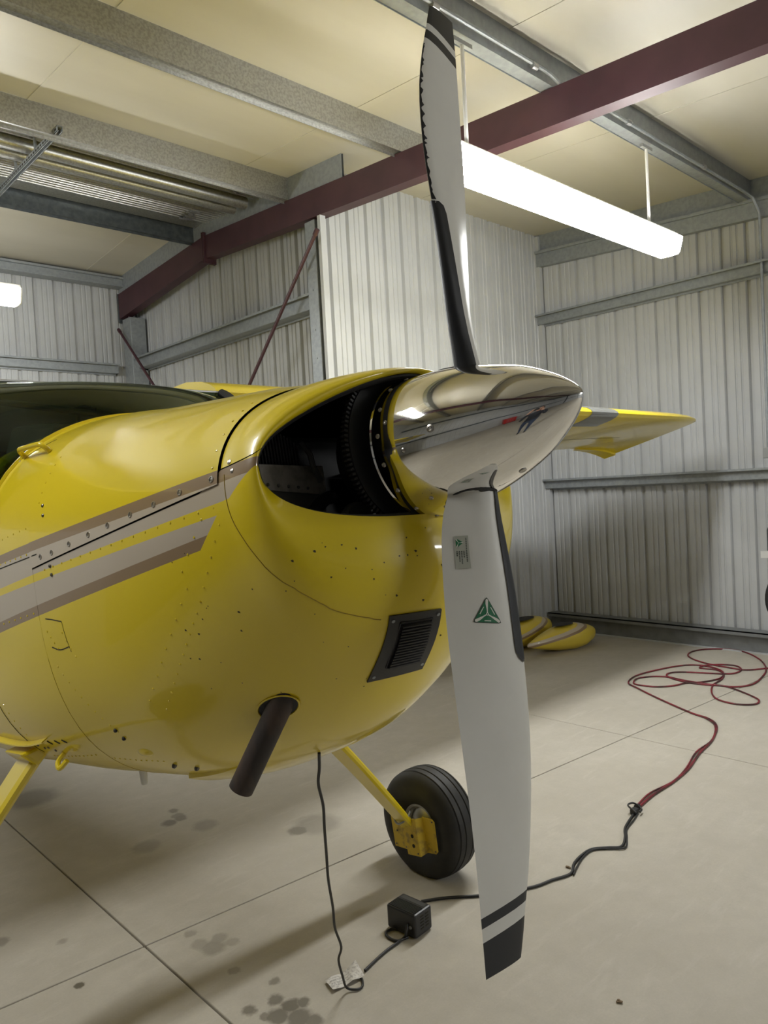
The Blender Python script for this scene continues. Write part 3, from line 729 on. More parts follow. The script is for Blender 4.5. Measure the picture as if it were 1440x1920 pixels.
# ---- engine seen through the intake
def part(b, name, m, smooth=False, **k): return b.build(name, m, AC, smooth=smooth, **k)
ep = thing
b = MB(); b.hexa([V(a, p, u) for u in (-.30, .12) for a, p in ((.52, -.30), (.52, .30), (1.2, .34), (1.2, -.34))]); eng = part(b, 'engine', M['dark'], bevel=.02)
for sd in (-1, 1):
    for k in range(16):
        v = k / 15; q = sd * (.285 - .165 * v); a0 = .405 + .045 * v; hh = .055 + .032 * math.sin(v * PI) + .01 * v
        b = MB(); b.hexa([V(a, p, u) for u in (.010, .010 + hh) for a, p in ((a0, q), (a0, q + sd * .0035), (a0 + .10, q + sd * .0035), (a0 + .10, q))]); b.build('cylinder_fin', M['engine'], eng)
    def bp(v, u, back=0.): return V(.345 + .075 * v + back, sd * (.345 - .27 * v), u)
    b = MB(); n = 8; b.grid([[bp(k / n, .008 + .006 * k / n), bp(k / n, -.047 - .012 * k / n), bp(k / n, -.047 - .012 * k / n, .004), bp(k / n, .008 + .006 * k / n, .004)] for k in range(n + 1)], True); b.build('baffle_plate', M['baffle'], eng)
    b = MB(); b.grid([[bp(k / n, -.030 - .012 * k / n, .006), bp(k / n, -.160, .02), bp(k / n, -.160, .024), bp(k / n, -.03 - .012 * k / n, .010)] for k in range(n + 1)], True); b.build('lower_baffle', M['baffle_low'], eng)
    b = MB(); b.grid([[bp(k / n, .009 + .006 * k / n), bp(k / n, .009 + .006 * k / n, .10), bp(k / n, .006 + .006 * k / n, .10)] for k in range(n + 1)]); b.build('baffle_shelf', M['dark'], eng)
    for k in range(6):
        b = MB(); b.lathe([(0, .0042), (.002, .0036), (.003, 0)], bp(.08 + .13 * k, -.036 - .0015 * k, -.001), (1, 0, 0), 8); b.build('rivet', M['baffle_low'], eng)
b = MB(); b.lathe([(-.0, .10), (-.0, .186), (.02, .186), (.02, .10)], V(.20, 0, 0), (1, 0, 0), 64); rg = b.build('starter_ring', M['dark'], AC, smooth=True)
b = MB()
for k in range(110):
    a = 2 * PI * k / 110; d = Vector((0, math.cos(a), math.sin(a))); e = Vector((0, -math.sin(a), math.cos(a))); c0 = V(.20, 0, 0) + d * .185
    b.hexa([c0 + d * x + e * y + Vector((z, 0, 0)) for z in (.002, .016) for x, y in ((0, -.0035), (.011, -.002), (.011, .002), (0, .0035))])
g = b.build('ring_teeth', M['ring'], rg); g['kind'] = 'stuff'
b = MB(); b.lathe([(0, 0), (0, .12), (.1, .12), (.1, 0)], V(.31, 0, 0), (1, 0, 0), 32); part(b, 'crankcase_nose', M['dark'], True)
b = MB(); b.lathe([(0, .0), (0, .022), (.006, .04), (.02, .046), (.026, .036), (.032, .046), (.04, .042), (.05, .0)], V(.33, -.09, -.145), (1, 0, 0), 32); part(b, 'alternator_pulley', M['engine'], True)
b = MB(); b.lathe([(0, .0), (0, .012), (.004, .022), (.012, .030), (.02, .034), (.03, .030), (.034, .0)], V(.26, -.055, -.155), (1, 0, 0), 32); part(b, 'crank_pulley', M['baffle'], True)
b = MB(); b.tube(spline([V(.37, -.17, .06), V(.35, -.165, .03), V(.35, -.16, .0), V(.36, -.135, -.035)]), .007, 8); part(b, 'oil_hose', M['engine'], True)
b = MB(); b.tube(spline([V(.36, -.20, -.15), V(.35, -.18, -.11), V(.35, -.14, -.08), V(.36, -.11, -.075)]), .016, 8); part(b, 'alternator_bracket', M['dark'], True)

# ---- wings (high, cantilevered ends out of the picture on the near side)
AIR = [(1, 0), (.85, .028), (.65, .062), (.45, .085), (.28, .09), (.15, .074), (.07, .050), (.025, .028), (.006, .012), (0, 0), (.004, -.010), (.02, -.019), (.06, -.028), (.15, -.036), (.35, -.037), (.6, -.028), (.85, -.012)]
def wing_sec(s, p):
    # root to tip: LE a, u, chord, thickness factor, extra droop at the lower rear
    tab = [(0, 1.775, .640, 1.64, 1., 0), (.6, 1.775, .642, 1.64, 1., 0), (2.6, 1.785, .648, 1.64, 1., 0), (5.05, 1.80, .655, 1.14, 1., 0.), (5.28, 1.81, .655, 1.04, .95, .03), (5.42, 1.83, .650, .97, .75, .06), (5.49, 1.86, .642, .92, .40, .08), (5.51, 1.90, .634, .86, .12, .085)]
    a0, u0, c, k, dr = lerp(tab, p)
    return [V(a0 + x * c, s * p, u0 + y * c * k - dr * x - .012 * x) for x, y in AIR]
WP = [.50, .6, 1.6, 2.6, 3.4, 4.2, 4.7, 5.05, 5.28, 5.42, 5.49, 5.51]
for s in (1, -1):
    b = MB(); rows = [wing_sec(s, p) for p in WP]; b.grid(rows, True); b.cap(rows[0]); b.cap(rows[-1])
    wg = b.build('wing', M['yellow'], AC, smooth=True, sharp=40)
    # landing-light window let into the leading edge
    b = MB(); rows = []
    for p in (3.62, 3.68, 3.80, 3.94, 4.0):
        f = .02 if p in (3.62, 4.0) else .006; sec = wing_sec(s, p)[4:14]
        cpt = sec[5] + Vector((-.05, 0, 0))
        rows.append([q + Vector((.004, 0, 0)) + (q - cpt) * (.03 if p not in (3.62, 4.0) else -.0) for q in sec])
    b.grid(rows); b.build('landing_light_cover', mat('lamp_cover', (.36, .37, .36), .12, .6), wg, smooth=True)
    # aileron and flap joints, tip lip
    b = MB(); rows = []
    for p in np.linspace(5.1, 5.50, 8):
        sec = wing_sec(s, float(p)); q = sec[0]; rows.append([q + Vector((.06, 0, .004)), q + Vector((-.01 - .06 * (float(p) - 5.1) / .4, 0, -.010 - .02 * (float(p) - 5.1) / .4)), q + Vector((.06, 0, -.02))])
    b.grid(rows, True); b.cap(rows[0]); b.cap(rows[-1]); b.build('wing_tip_lip', M['yellow'], wg, smooth=True)
    for x in (.74,):
        b = MB(); rows = []
        for p in np.linspace(.7, 5.0, 12):
            sec = wing_sec(s, float(p)); q = sec[14] + (sec[15] - sec[14]) * .56; rows.append([q + Vector((.004, 0, -.0012)), q + Vector((-.004, 0, -.0012))])
        b.grid(rows); b.build('aileron_gap', M['seam'], wg, fix=False)
# cabin roof between the wings
b = MB(); rows = []
for p in np.linspace(-.6, .6, 9):
    rows.append([V(1.78 + x, float(p), .640 + y) for x, y in ((0, 0), (.03, .012), (.1, .02), (.6, .01), (1.6, -.02), (1.6, -.06), (.6, -.03), (.06, -.015))])
b.grid(rows, True); b.cap(rows[0]); b.cap(rows[-1]); b.build('cabin_roof', M['headliner'], AC, smooth=True)
# ---- windshield: green tinted sheet from the cowl up to the wing leading edge
glass = bpy.data.materials.new('green_glass'); glass.use_nodes = True; t = glass.node_tree; t.nodes.clear()
out = t.nodes.new('ShaderNodeOutputMaterial'); tr = t.nodes.new('ShaderNodeBsdfTransparent'); gl = t.nodes.new('ShaderNodeBsdfGlossy'); mx = t.nodes.new('ShaderNodeMixShader'); fr = t.nodes.new('ShaderNodeFresnel')
tr.inputs[0].default_value = (.19, .29, .19, 1); gl.inputs['Roughness'].default_value = .03; gl.inputs[0].default_value = (.9, 1, .88, 1); fr.inputs[0].default_value = 1.45
t.links.new(fr.outputs[0], mx.inputs[0]); t.links.new(tr.outputs[0], mx.inputs[1]); t.links.new(gl.outputs[0], mx.inputs[2]); t.links.new(mx.outputs[0], out.inputs[0])
def shield(q, v):
    """q in -1..1 across, v 0 base .. 1 top"""
    p0 = .575 * q; a0 = 1.38 + .16 * abs(q) ** 2.4
    w, c, top, bot, n1, n2 = smoothtab(SEC, a0); r_ = min(.999, abs(p0) / w); u0 = c + (top - c) * (1 - r_ ** n1) ** (1 / n1)
    p1 = .545 * q; a1 = 1.765; u1 = .632
    k = math.sin(v * PI) * .05
    return V(a0 + (a1 - a0) * v - k * .6, p0 + (p1 - p0) * v + k * .6 * q, u0 + (u1 - u0) * v + k)
b = MB(); rows = [[shield(-1 + 2 * i / 40, j / 14) for j in range(15)] for i in range(41)]; b.grid(rows)
wsd = b.build('windshield', glass, AC, smooth=True, fix=False); wsd.data.flip_normals(); tag(wsd, 'green tinted windshield')
b = MB(); b.tube([shield(-1 + 2 * i / 40, 1) + Vector((0, 0, .004)) for i in range(41)], .006, 6); b.build('top_strip', M['alu'], wsd)
b = MB(); b.tube([shield(-1 + 2 * i / 40, 0) + Vector((.004, 0, .0)) for i in range(41)], .009, 6); b.build('base_strip', M['yellow'], wsd, smooth=True)
b = MB(); b.tube([shield(.93, .72 + .28 * i / 6) + Vector((.01, .0, .0)) for i in range(7)], [.018, .02, .022, .024, .024, .022, .018], 8); b.build('corner_fairing', M['dark'], wsd, smooth=True)
# side windows and cabin inside
for s in (-1, 1):
    b = MB(); b.add([V(1.76, s * .545, .60), V(2.75, s * .545, .60), V(2.75, s * .585, .25), V(1.80, s * .585, .22)], [(0, 1, 2, 3)]); b.build('side_window', glass, AC, fix=False)
    b = MB(); b.tube([V(1.80, s * .585, .20), V(1.77, s * .55, .62)], .022, 8); b.build('door_post', M['yellow'], AC)
    b = MB(); b.hexa([V(2.75, s * .50, .2), V(4.2, s * .38, .2), V(4.2, s * .40, .2), V(2.75, s * .585, .2), V(2.75, s * .50, .63), V(3.9, s * .36, .5), V(3.9, s * .38, .5), V(2.75, s * .55, .63)]); b.build('cabin_side', M['yellow'], AC)
    b = MB(); b.tube([V(1.58, s * .05, .46), V(1.84, s * .40, .58)], .012, 8); b.build('brace_tube', M['interior'], AC)
b = MB(); b.hexa([V(1.60, -.34, .30), V(1.60, .34, .30), V(1.82, .42, .30), V(1.82, -.42, .30), V(1.60, -.28, .44), V(1.60, .28, .44), V(1.82, .36, .48), V(1.82, -.36, .48)]); b.build('glare_shield', M['interior'], AC, bevel=.02)
b = MB(); b.lathe([(0, 0), (0, .035), (.05, .04), (.06, .0)], V(1.72, -.12, .48), (0.2, 0, 1), 16); b.build('compass', M['dark'], AC, smooth=True)
for s in (-1, 1):
    b = MB(); b.hexa([V(2.25, s * .27 - .2, .1), V(2.25, s * .27 + .2, .1), V(2.37, s * .27 + .2, .1), V(2.37, s * .27 - .2, .1), V(2.35, s * .27 - .17, .52), V(2.35, s * .27 + .17, .52), V(2.42, s * .27 + .17, .52), V(2.42, s * .27 - .17, .52)]); b.build('seat_back', M['interior'], AC, bevel=.03)
b = MB(); b.hexa([V(3.0, -.5, .1), V(3.0, .5, .1), V(3.02, .5, .1), V(3.02, -.5, .1), V(3.0, -.5, .62), V(3.0, .5, .62), V(3.02, .5, .62), V(3.02, -.5, .62)]); b.build('cabin_bulkhead', M['interior'], AC)
# grab handle ahead of the windshield
# ---- tail, so that the airplane is whole
b = MB(); b.hexa([V(5.6, -.02, .1), V(5.6, .02, .1), V(6.75, .015, .1), V(6.75, -.015, .1), V(6.35, -.012, 1.25), V(6.35, .012, 1.25), V(6.95, .008, 1.25), V(6.95, -.008, 1.25)]); b.build('fin', M['yellow'], AC, bevel=.01)
for s in (-1, 1):
    b = MB(); b.hexa([V(5.75, s * .08, .16), V(6.6, s * .08, .16), V(6.55, s * 1.6, .16), V(6.05, s * 1.6, .16), V(5.75, s * .08, .22), V(6.6, s * .08, .19), V(6.55, s * 1.6, .18), V(6.05, s * 1.6, .20)]); b.build('tailplane', M['yellow'], AC, bevel=.01)
b = MB(); b.hexa([V(6.35, -.02, -.1), V(6.35, .02, -.1), V(6.42, .02, -.1), V(6.42, -.02, -.1), V(6.60, -.012, -.42), V(6.60, .012, -.42), V(6.64, .012, -.42), V(6.64, -.012, -.42)]); b.build('tail_spring', M['yellow'], AC)
b = MB(); b.lathe([(-.03, .0), (-.03, .07), (-.015, .085), (.015, .085), (.03, .07), (.03, 0)], V(6.64, 0, -.50), (0, 1, 0), 24); b.build('tail_wheel', M['tyre'], AC, smooth=True)

# ---- main gear: tapering spring leg, brake bracket, fat tyre
def gear(s):
    A = 1.60 if s > 0 else 1.66; b = MB(); rows = []
    for k in range(15):
        v = k / 14; p = .42 + .63 * v; u = -.62 - .79 * v - .05 * math.sin(v * PI) * 0 + .03 * math.sin(v * PI); wd = .075 - .030 * v; th = .017 - .004 * v
        t = Vector((0, .66, -.83)).normalized(); t.y *= 1; n = Vector((0, t.z * -1, t.y)) ; n = Vector((0, .83, .66)).normalized()
        c = V(A + .0 * v, s * p, u); e = Vector((1, 0, 0)); n2 = Vector((0, n.y * s, n.z))
        rows.append([c + e * x * wd + n2 * y * th for x, y in ((-1, -.4), (-.85, -1), (.85, -1), (1, -.4), (1, .4), (.85, 1), (-.85, 1), (-1, .4))])
    b.grid(rows, True); b.cap(rows[0]); b.cap(rows[-1]); lg = b.build('gear_leg', M['yellow'], AC, smooth=True, sharp=35)
    # fairing cuff where the leg leaves the fuselage
    b = MB(); b.hexa([V(A - .085, s * .43, -.655), V(A + .085, s * .43, -.655), V(A + .085, s * .475, -.70), V(A - .085, s * .475, -.70), V(A - .09, s * .44, -.63), V(A + .09, s * .44, -.63), V(A + .09, s * .53, -.645), V(A - .09, s * .53, -.645)]); b.build('leg_cuff', M['yellow'], lg, bevel=.012)
    if s > 0:
        b = MB(); c = V(A, s * .62, -.86); b.tube([c + Vector((-.075, 0, 0)), c + Vector((-.075, .02, -.02)), c + Vector((-.06, .03, -.03))], .006, 6); b.build('line_clip', M['galv_plain'], lg)
    ax = V(1.59, s * 1.17, -1.425); Wl = MB(); R = .245
    prof = [(-.060, .085), (-.066, .10), (-.078, .125), (-.090, .160), (-.092, .185), (-.086, .212), (-.070, .232), (-.056, .240), (-.052, .235), (-.048, .2415), (-.026, .245), (-.022, .239), (-.018, .2455), (.018, .2455), (.022, .239), (.026, .245), (.048, .2415), (.052, .235), (.056, .240), (.070, .232), (.086, .212), (.092, .185), (.090, .160), (.078, .125), (.066, .10), (.060, .085)]
    Wl.lathe(prof, ax, (0, s, 0), 72); ty = Wl.build('tyre', M['tyre'], AC, smooth=True, sharp=30)
    b = MB(); b.lathe([(-.055, .0), (-.055, .03), (-.048, .055), (-.040, .075), (-.058, .092), (-.064, .095), (-.060, .083), (.060, .083), (.064, .095), (.05, .09), (.03, .05), (.045, .03), (.045, 0)], ax, (0, s, 0), 48); b.build('wheel_rim', M['alu'], ty, smooth=True, sharp=30)
    b = MB(); b.lathe([(-.125, 0), (-.125, .024), (-.05, .03)], ax, (0, s, 0), 20); b.build('axle', M['galv_plain'], ty, smooth=True)
    # yellow fairing bracket: back plate, folded front plate with two holes
    q = -.138
    K_ = 1.22
    def P(x, z, d=0.): return ax + Vector((x * K_, s * (q + d), z * K_ - .012))
    def plate(name, poly, d, th=.004):
        m = MB(); m.prism([(x_ * K_, z_ * K_) for x_, z_ in poly], P(0, 0, d), (1, 0, 0), (0, 0, 1), (0, s, 0), th); return m.build(name, M['bracket'], lg)
    plate('bracket_plate', [(-.095, -.06), (-.095, .085), (-.055, .09), (-.030, .02), (-.02, -.065)], .012)
    plate('bracket_plate', [(-.015, -.075), (-.020, .01), (.015, .055), (.050, .06), (.050, -.075)], -.004)
    b = MB(); b.hexa([P(.05, -.075, -.004), P(.052, -.075, .0), P(.058, -.07, .034), P(.056, -.07, .036), P(.05, .06, -.004), P(.052, .06, .0), P(.058, .055, .034), P(.056, .055, .036)]); b.build('bracket_plate', M['bracket'], lg)
    plate('bracket_plate', [(.056, -.07), (.056, .058), (.105, .055), (.115, .045), (.110, -.06), (.10, -.07)], .034)
    for z in (-.005, -.04):
        b = MB(); b.lathe([(-.0015, 0), (-.0015, .0085), (.0, .0085)], P(.022, z, -.004), (0, s, 0), 16); b.build('bracket_hole', M['seam'], lg)
    for x, z in ((-.085, .075), (-.085, -.05), (-.03, -.055), (.105, .045), (.1, -.06), (-.07, .0), (.04, -.065)):
        b = MB(); b.lathe([(-.003, 0), (-.003, .0035), (.0, .004)], P(x, z, .011 if x < 0 else (.034 if x > .06 else -.004)), (0, s, 0), 10); b.build('bolt', M['fastener'], lg)
    b = MB(); b.tube(spline([P(-.05, .085, 0), P(-.045, .05, -.02), P(-.02, .04, -.025), P(.02, .06, -.02), P(.03, .085, .0)]), .0045, 6); b.build('brake_line', M['galv_plain'], lg, smooth=True)
M['bracket'] = noisy(mat('scuffed_yellow', (.62, .44, .03), .5), (.30, .21, .04), 22, .5, .68)
for s in (1, -1): gear(s)

# ------------------------------------------------------------------ small parts laid on the airplane's skin
from mathutils.bvhtree import BVHTree
vs, fs_ = [], []
for o in AC.children:
    if o.name.split('.')[0] in ('upper_cowling', 'lower_cowling', 'upper_nose_bowl', 'fuselage'):
        k = len(vs); vs += [v.co.copy() for v in o.data.vertices]; fs_ += [[k + i for i in p.vertices] for p in o.data.polygons]
BV = BVHTree.FromPolygons(vs, fs_); AXC = V(.7, 0, -.1)
def snap(a, p, u):
    q, n, i, d = BV.find_nearest(V(a, p, u)); out = q - Vector((V(max(a, .5), 0, -.1)))
    if n.dot(out) < 0: n = -n
    return q, n.normalized()
def rayside(a, u, s=-1):
    q, n, i, d = BV.ray_cast(V(a, s * 1.5, u), Vector((0, -s, 0))); n = n if n.y * s > 0 else -n; return q, n
def rayfront(p, u):
    q, n, i, d = BV.ray_cast(V(-1, p, u), Vector((-1, 0, 0))); n = n if n.x > 0 else -n; return q, n
def piece(name): return next(o for o in AC.children if o.name.split('.')[0] == name)
UC, LC, NB, FU = piece('upper_cowling'), piece('lower_cowling'), piece('upper_nose_bowl'), piece('fuselage')
def stud(qn, r, h, m, parent, name='fastener', dome=True, n=10):
    q, nn = qn; b = MB(); b.lathe([(-.001, r), (h * .5, r * .95), (h, r * .55), (h * (.6 if not dome else 1.05), 0)], q, nn, n, (.2, .9, .3)); return b.build(name, m, parent, smooth=True)
# screws along the cowling joint, and the dark stud pairs
for a, u in ((1.108, -.076), (1.042, -.074), (.945, -.066), (.847, -.058), (.755, -.05), (.655, -.042), (.559, -.036), (.461, -.028), (.355, -.022)):
    q, n = rayside(a, u); b = MB(); b.lathe([(-.001, .0078), (.0016, .0074), (.0018, .0055), (.0002, .0048), (.0008, .0)], q, n, 14, (.2, .9, .3)); b.build('cowl_screw', M['screw'], UC, smooth=True)
for a, u in ((1.104, .064), (1.092, .035)): stud(rayside(a, u), .0055, .004, M['fastener'], UC, 'stud')
for a, u in ((1.064, -.108), (1.061, -.132)): stud(rayside(a, u), .0055, .004, M['fastener'], LC, 'stud')
for a, p, u in ((1.006, -.444, -.57), (1.0, -.426, -.595)): stud(snap(a, p, u), .006, .006, M['blk'], LC, 'stud')
for a, p, u in ((.935, -.333, -.70), (.874, -.298, -.71)): stud(snap(a, p, u), .007, .009, M['fastener'], LC, 'stud')
stud(snap(.300, -.419, .004), .0062, .002, M['screw'], NB, 'stud'); stud(snap(.287, -.423, -.018), .0052, .002, M['screw'], LC, 'stud')
# joint between the two nose bowl halves, fine seam of the lower bowl
def skinline(pts, r, m, parent, name, n=5, lift=0.):
    P_ = spline([V(*p) for p in pts], 8); Q = []
    for p in P_:
        q, nn, i, d = BV.find_nearest(p); Q.append(q + (nn if nn.dot(q - AXC) > 0 else -nn) * lift)
    b = MB(); b.tube(Q, r, 5); return b.build(name, m, parent)
M['paint_line'] = mat('paint_line', (.33, .22, .01), .5)
skinline([(.315, -.424, -.02), (.309, -.429, -.1), (.29, -.425, -.159), (.25, -.402, -.249), (.211, -.36, -.301), (.186, -.306, -.344), (.164, -.244, -.372), (.15, -.197, -.384)], .0013, M['paint_line'], LC, 'bowl_seam')
skinline([(1.62, -.56, -.075), (1.4, -.56, -.072), (1.22, -.55, -.068), (1.13, -.54, -.066)], .0016, M['seam'], FU, 'skin_joint')
skinline([(AE, -.54, -.10), (AE, -.54, -.25), (AE, -.53, -.42), (AE, -.49, -.57), (AE, -.40, -.70), (AE, -.25, -.76)], .0010, M['paint_line'], FU, 'skin_joint')
skinline([(1.66, -.58, -.30), (1.64, -.57, -.42), (1.61, -.55, -.52), (1.57, -.53, -.62), (1.54, -.49, -.68)], .0016, M['seam'], FU, 'skin_joint')
skinline([(1.62, -.52, .22), (1.5, -.47, .27), (1.42, -.44, .29), (1.32, -.39, .32)], .0012, M['seam'], FU, 'fairing_edge')
for a, p, u in ((1.56, -.51, .235), (1.5, -.485, .26), (1.46, -.46, .275)): stud(snap(a, p, u), .004, .002, M['screw'], FU, 'screw')
# rivets
def rivets(pts, parent, m=None, r=.0032, h=.0019):
    b = MB()
    for p in pts:
        q, n = snap(*p); b.lathe([(0, r), (h * .7, r * .8), (h, 0)], q, n, 6, (.2, .9, .3))
    g = b.build('rivets', m or M['yellow'], parent, smooth=True); g['kind'] = 'stuff'; return g
def along(p0, p1, n): return [tuple(a + (b_ - a) * k / (n - 1) for a, b_ in zip(p0, p1)) for k in range(n)]
rv = along((1.10, -.53, -.113), (.36, -.43, -.082), 16) + along((.35, -.44, -.12), (.47, -.46, -.28), 6) + along((.40, -.45, -.10), (.50, -.46, -.2), 4) + along((.47, -.46, -.28), (.74, -.44, -.53), 12) + along((.50, -.46, -.24), (.78, -.46, -.50), 9)
rv += along((.355, -.42, .0), (.36, -.30, .16), 6) + along((1.13, -.53, .08), (1.13, -.46, .22), 6) + along((1.14, -.54, -.28), (1.10, -.53, -.33), 4) + along((1.06, -.53, -.29), (1.02, -.53, -.36), 4)
rv += along((1.13, -.53, -.38), (1.0, -.45, -.58), 10) + along((1.15, -.42, -.69), (.95, -.36, -.69), 10)
rivets(rv, LC)
rivets(along((1.62, -.57, .0), (1.2, -.56, .02), 11) + along((1.62, -.57, -.065), (1.2, -.55, -.058), 12) + along((1.6, -.57, -.245), (1.2, -.55, -.225), 10) + along((1.62, -.56, -.40), (1.52, -.52, -.62), 9) + along((1.50, -.48, -.70), (1.22, -.46, -.69), 12), FU)
# paint chips on the nose
b = MB()
for k in range(64):
    p, u = rnd.uniform(-.40, .30), rnd.uniform(-.52, -.17)
    if k < 12: p, u = rnd.uniform(-.40, -.1), rnd.uniform(-.26, -.17)
    if k > 52: a_, s_ = rnd.uniform(.34, .6), 0; q, n = rayside(a_, rnd.uniform(-.4, -.15))
    else: q, n = rayfront(p, u)
    r = rnd.uniform(.0012, .0030); e = n.cross(Vector((.3, .2, .9))).normalized(); f = n.cross(e); w_ = rnd.uniform(0, 6)
    b.add([q + n * .0004 + (e * math.cos(w_ + t) * r * (1.6 if j % 2 else .7) + f * math.sin(w_ + t) * r) for j, t in enumerate((0, 1.3, 2.4, 3.5, 5.0))], [(0, 1, 2, 3, 4)])
g = b.build('paint_chips', M['speck'], LC, fix=False); g['kind'] = 'stuff'
# black louvred panel low on the nose
pc = [(-.172, -.366), (-.045, -.372), (-.022, -.505), (-.152, -.508)]       # p, u of the corners
def pan(x, y, lift=0.):
    """x, y in 0..1 over the panel"""
    p = (pc[0][0] * (1 - x) + pc[1][0] * x) * (1 - y) + (pc[3][0] * (1 - x) + pc[2][0] * x) * y
    u = (pc[0][1] * (1 - x) + pc[1][1] * x) * (1 - y) + (pc[3][1] * (1 - x) + pc[2][1] * x) * y
    q, n = rayfront(p, u); return q + n * lift
def panrow(x0, x1, y0, y1, l0, l1, nx=6): 
    return [[pan(x0 + (x1 - x0) * i / nx, y, l) for i in range(nx + 1)] for y, l in ((y0, l0), (y1, l1))]
b = MB(); b.grid([[pan(i / 8, j / 8, .0045) for i in range(9)] for j in range(9)])
edge = [(i / 8, 0) for i in range(8)] + [(1, i / 8) for i in range(8)] + [(1 - i / 8, 1) for i in range(8)] + [(0, 1 - i / 8) for i in range(8)]
b.grid([[pan(x, y, .0045) for x, y in edge], [pan(x, y, -.002) for x, y in edge]], True)
lp = b.build('louvre_panel', M['blkpaint'], LC, smooth=True, fix=True, merge=1e-5, sharp=40)
b = MB(); fr_ = [(.2, .12), (.8, .12), (.8, .80), (.2, .80)]
b.tube([pan(*q, .006) for q in fr_ + fr_[:1]], .0022, 6); b.build('louvre_frame', M['blkpaint'], lp)
for k in range(15):
    y = .15 + k * .0435; b = MB(); b.grid([[pan(.22 + .56 * i / 4, y, .005) for i in range(5)], [pan(.22 + .56 * i / 4, y + .012, .0125) for i in range(5)], [pan(.22 + .56 * i / 4, y + .026, .0135) for i in range(5)], [pan(.22 + .56 * i / 4, y + .028, .005) for i in range(5)]]); b.build('louvre', M['louvre'], lp)
for x, y in ((.07, .93), (.93, .90), (.07, .08), (.93, .08)):
    p = pan(x, y, .0045); n = rayfront(-.1, -.43)[1]; b = MB(); b.lathe([(0, .0045), (.0012, .004), (.0014, 0)], p, n, 12); b.build('screw', M['galv_plain'], lp)
# grab handle on the windshield fairing
q0, n0 = snap(1.43, -.445, .275); q1, n1 = snap(1.26, -.435, .26)
b = MB(); b.tube(spline([q0 - n0 * .004, q0 + n0 * .014, q0 + n0 * .030 + (q1 - q0) * .06, q0 + n0 * .034 + (q1 - q0) * .2, q1 + n1 * .034 - (q1 - q0) * .2, q1 + n1 * .030 - (q1 - q0) * .06, q1 + n1 * .014, q1 - n1 * .004], 6), .0085, 10); hd = b.build('grab_handle', M['yellow'], AC, smooth=True)
# small access door with torn paint on the lower cowling
skinline([(1.135, -.54, -.245), (1.10, -.535, -.25), (1.05, -.53, -.26)], .0014, M['seam'], LC, 'access_door_edge')
skinline([(1.05, -.53, -.26), (1.045, -.53, -.30), (1.035, -.53, -.345)], .0010, M['seam'], LC, 'access_door_edge')
skinline([(1.13, -.54, -.325), (1.09, -.535, -.335), (1.04, -.53, -.33)], .0015, M['seam'], LC, 'access_door_edge')
# blister on the lower cowling
q, n = snap(.975, -.386, -.645); e = Vector((1, 0, 0)); e = (e - n * e.dot(n)).normalized(); f = n.cross(e); b = MB()
b.grid([[q + e * math.cos(t) * .036 * r + f * math.sin(t) * .018 * r + n * (.009 * (1 - r * r) - .001) for t in [2 * PI * k / 24 for k in range(24)]] for r in (0, .3, .6, .85, 1, 1.08)], True)
b.build('blister', M['yellow'], LC, smooth=True, merge=1e-5, sharp=0)
# exhaust stack through an oval hole
hq, hn = snap(.465, -.288, -.552); e = Vector((1, 0, 0)); e = (e - hn * e.dot(hn)).normalized(); f = hn.cross(e); b = MB()
b.add([hq + hn * .0012 + e * math.cos(2 * PI * k / 28) * .058 + f * math.sin(2 * PI * k / 28) * .034 for k in range(28)], [tuple(range(28))]); b.build('exhaust_hole', M['dark'], LC, fix=False)
b = MB(); b.tube([hq + hn * .0015 + e * math.cos(2 * PI * k / 28) * .059 + f * math.sin(2 * PI * k / 28) * .035 for k in range(29)], .0022, 6); b.build('exhaust_hole_rim', M['yellow'], LC, smooth=True)
EX0, EX1 = hq - hn * .004 + e * .006, Vector(V(.580, -.340, -.716))
d = (EX1 - EX0).normalized(); b = MB(); L = (EX1 - EX0).length
b.lathe([(-.045, .0), (-.045, .0295), (L, .0295), (L, .027), (L - .06, .0265), (L - .07, 0)], EX0, d, 32, (0, 0, 1)); b.build('exhaust_pipe', M['exhaust'], AC, smooth=True, sharp=50)
# drain tube under the cowling, lip of the lower cowling
q = V(1.205, -.30, -.725); b = MB(); b.tube([q + Vector((0, 0, .03)), q + Vector((.0, 0, -.02)), q + Vector((.0, 0, -.046)), q + Vector((0, 0, -.050))], [.0125, .0115, .0095, .006], 12); b.build('drain_tube', M['white_plastic'], AC, smooth=True)

# cowl flap lip under the engine
b = MB(); rows = []
for i in range(7):
    a = .98 - .30 * i / 6; r = []
    for k in range(25):
        t = 1.5 * PI + (-.42 + .84 * k / 24); r.append(secpt(a, t, .012 - .0125 * i / 6))
    r = [secpt(a, 1.5 * PI - .43, -.002)] + r + [secpt(a, 1.5 * PI + .43, -.002)]; rows.append(r)
b.grid([[secpt(.985, 1.5 * PI + (-.43 + .86 * k / 26), -.004) for k in range(27)]] + rows); b.build('cowl_flap', M['yellow'], LC, smooth=True, sharp=30)
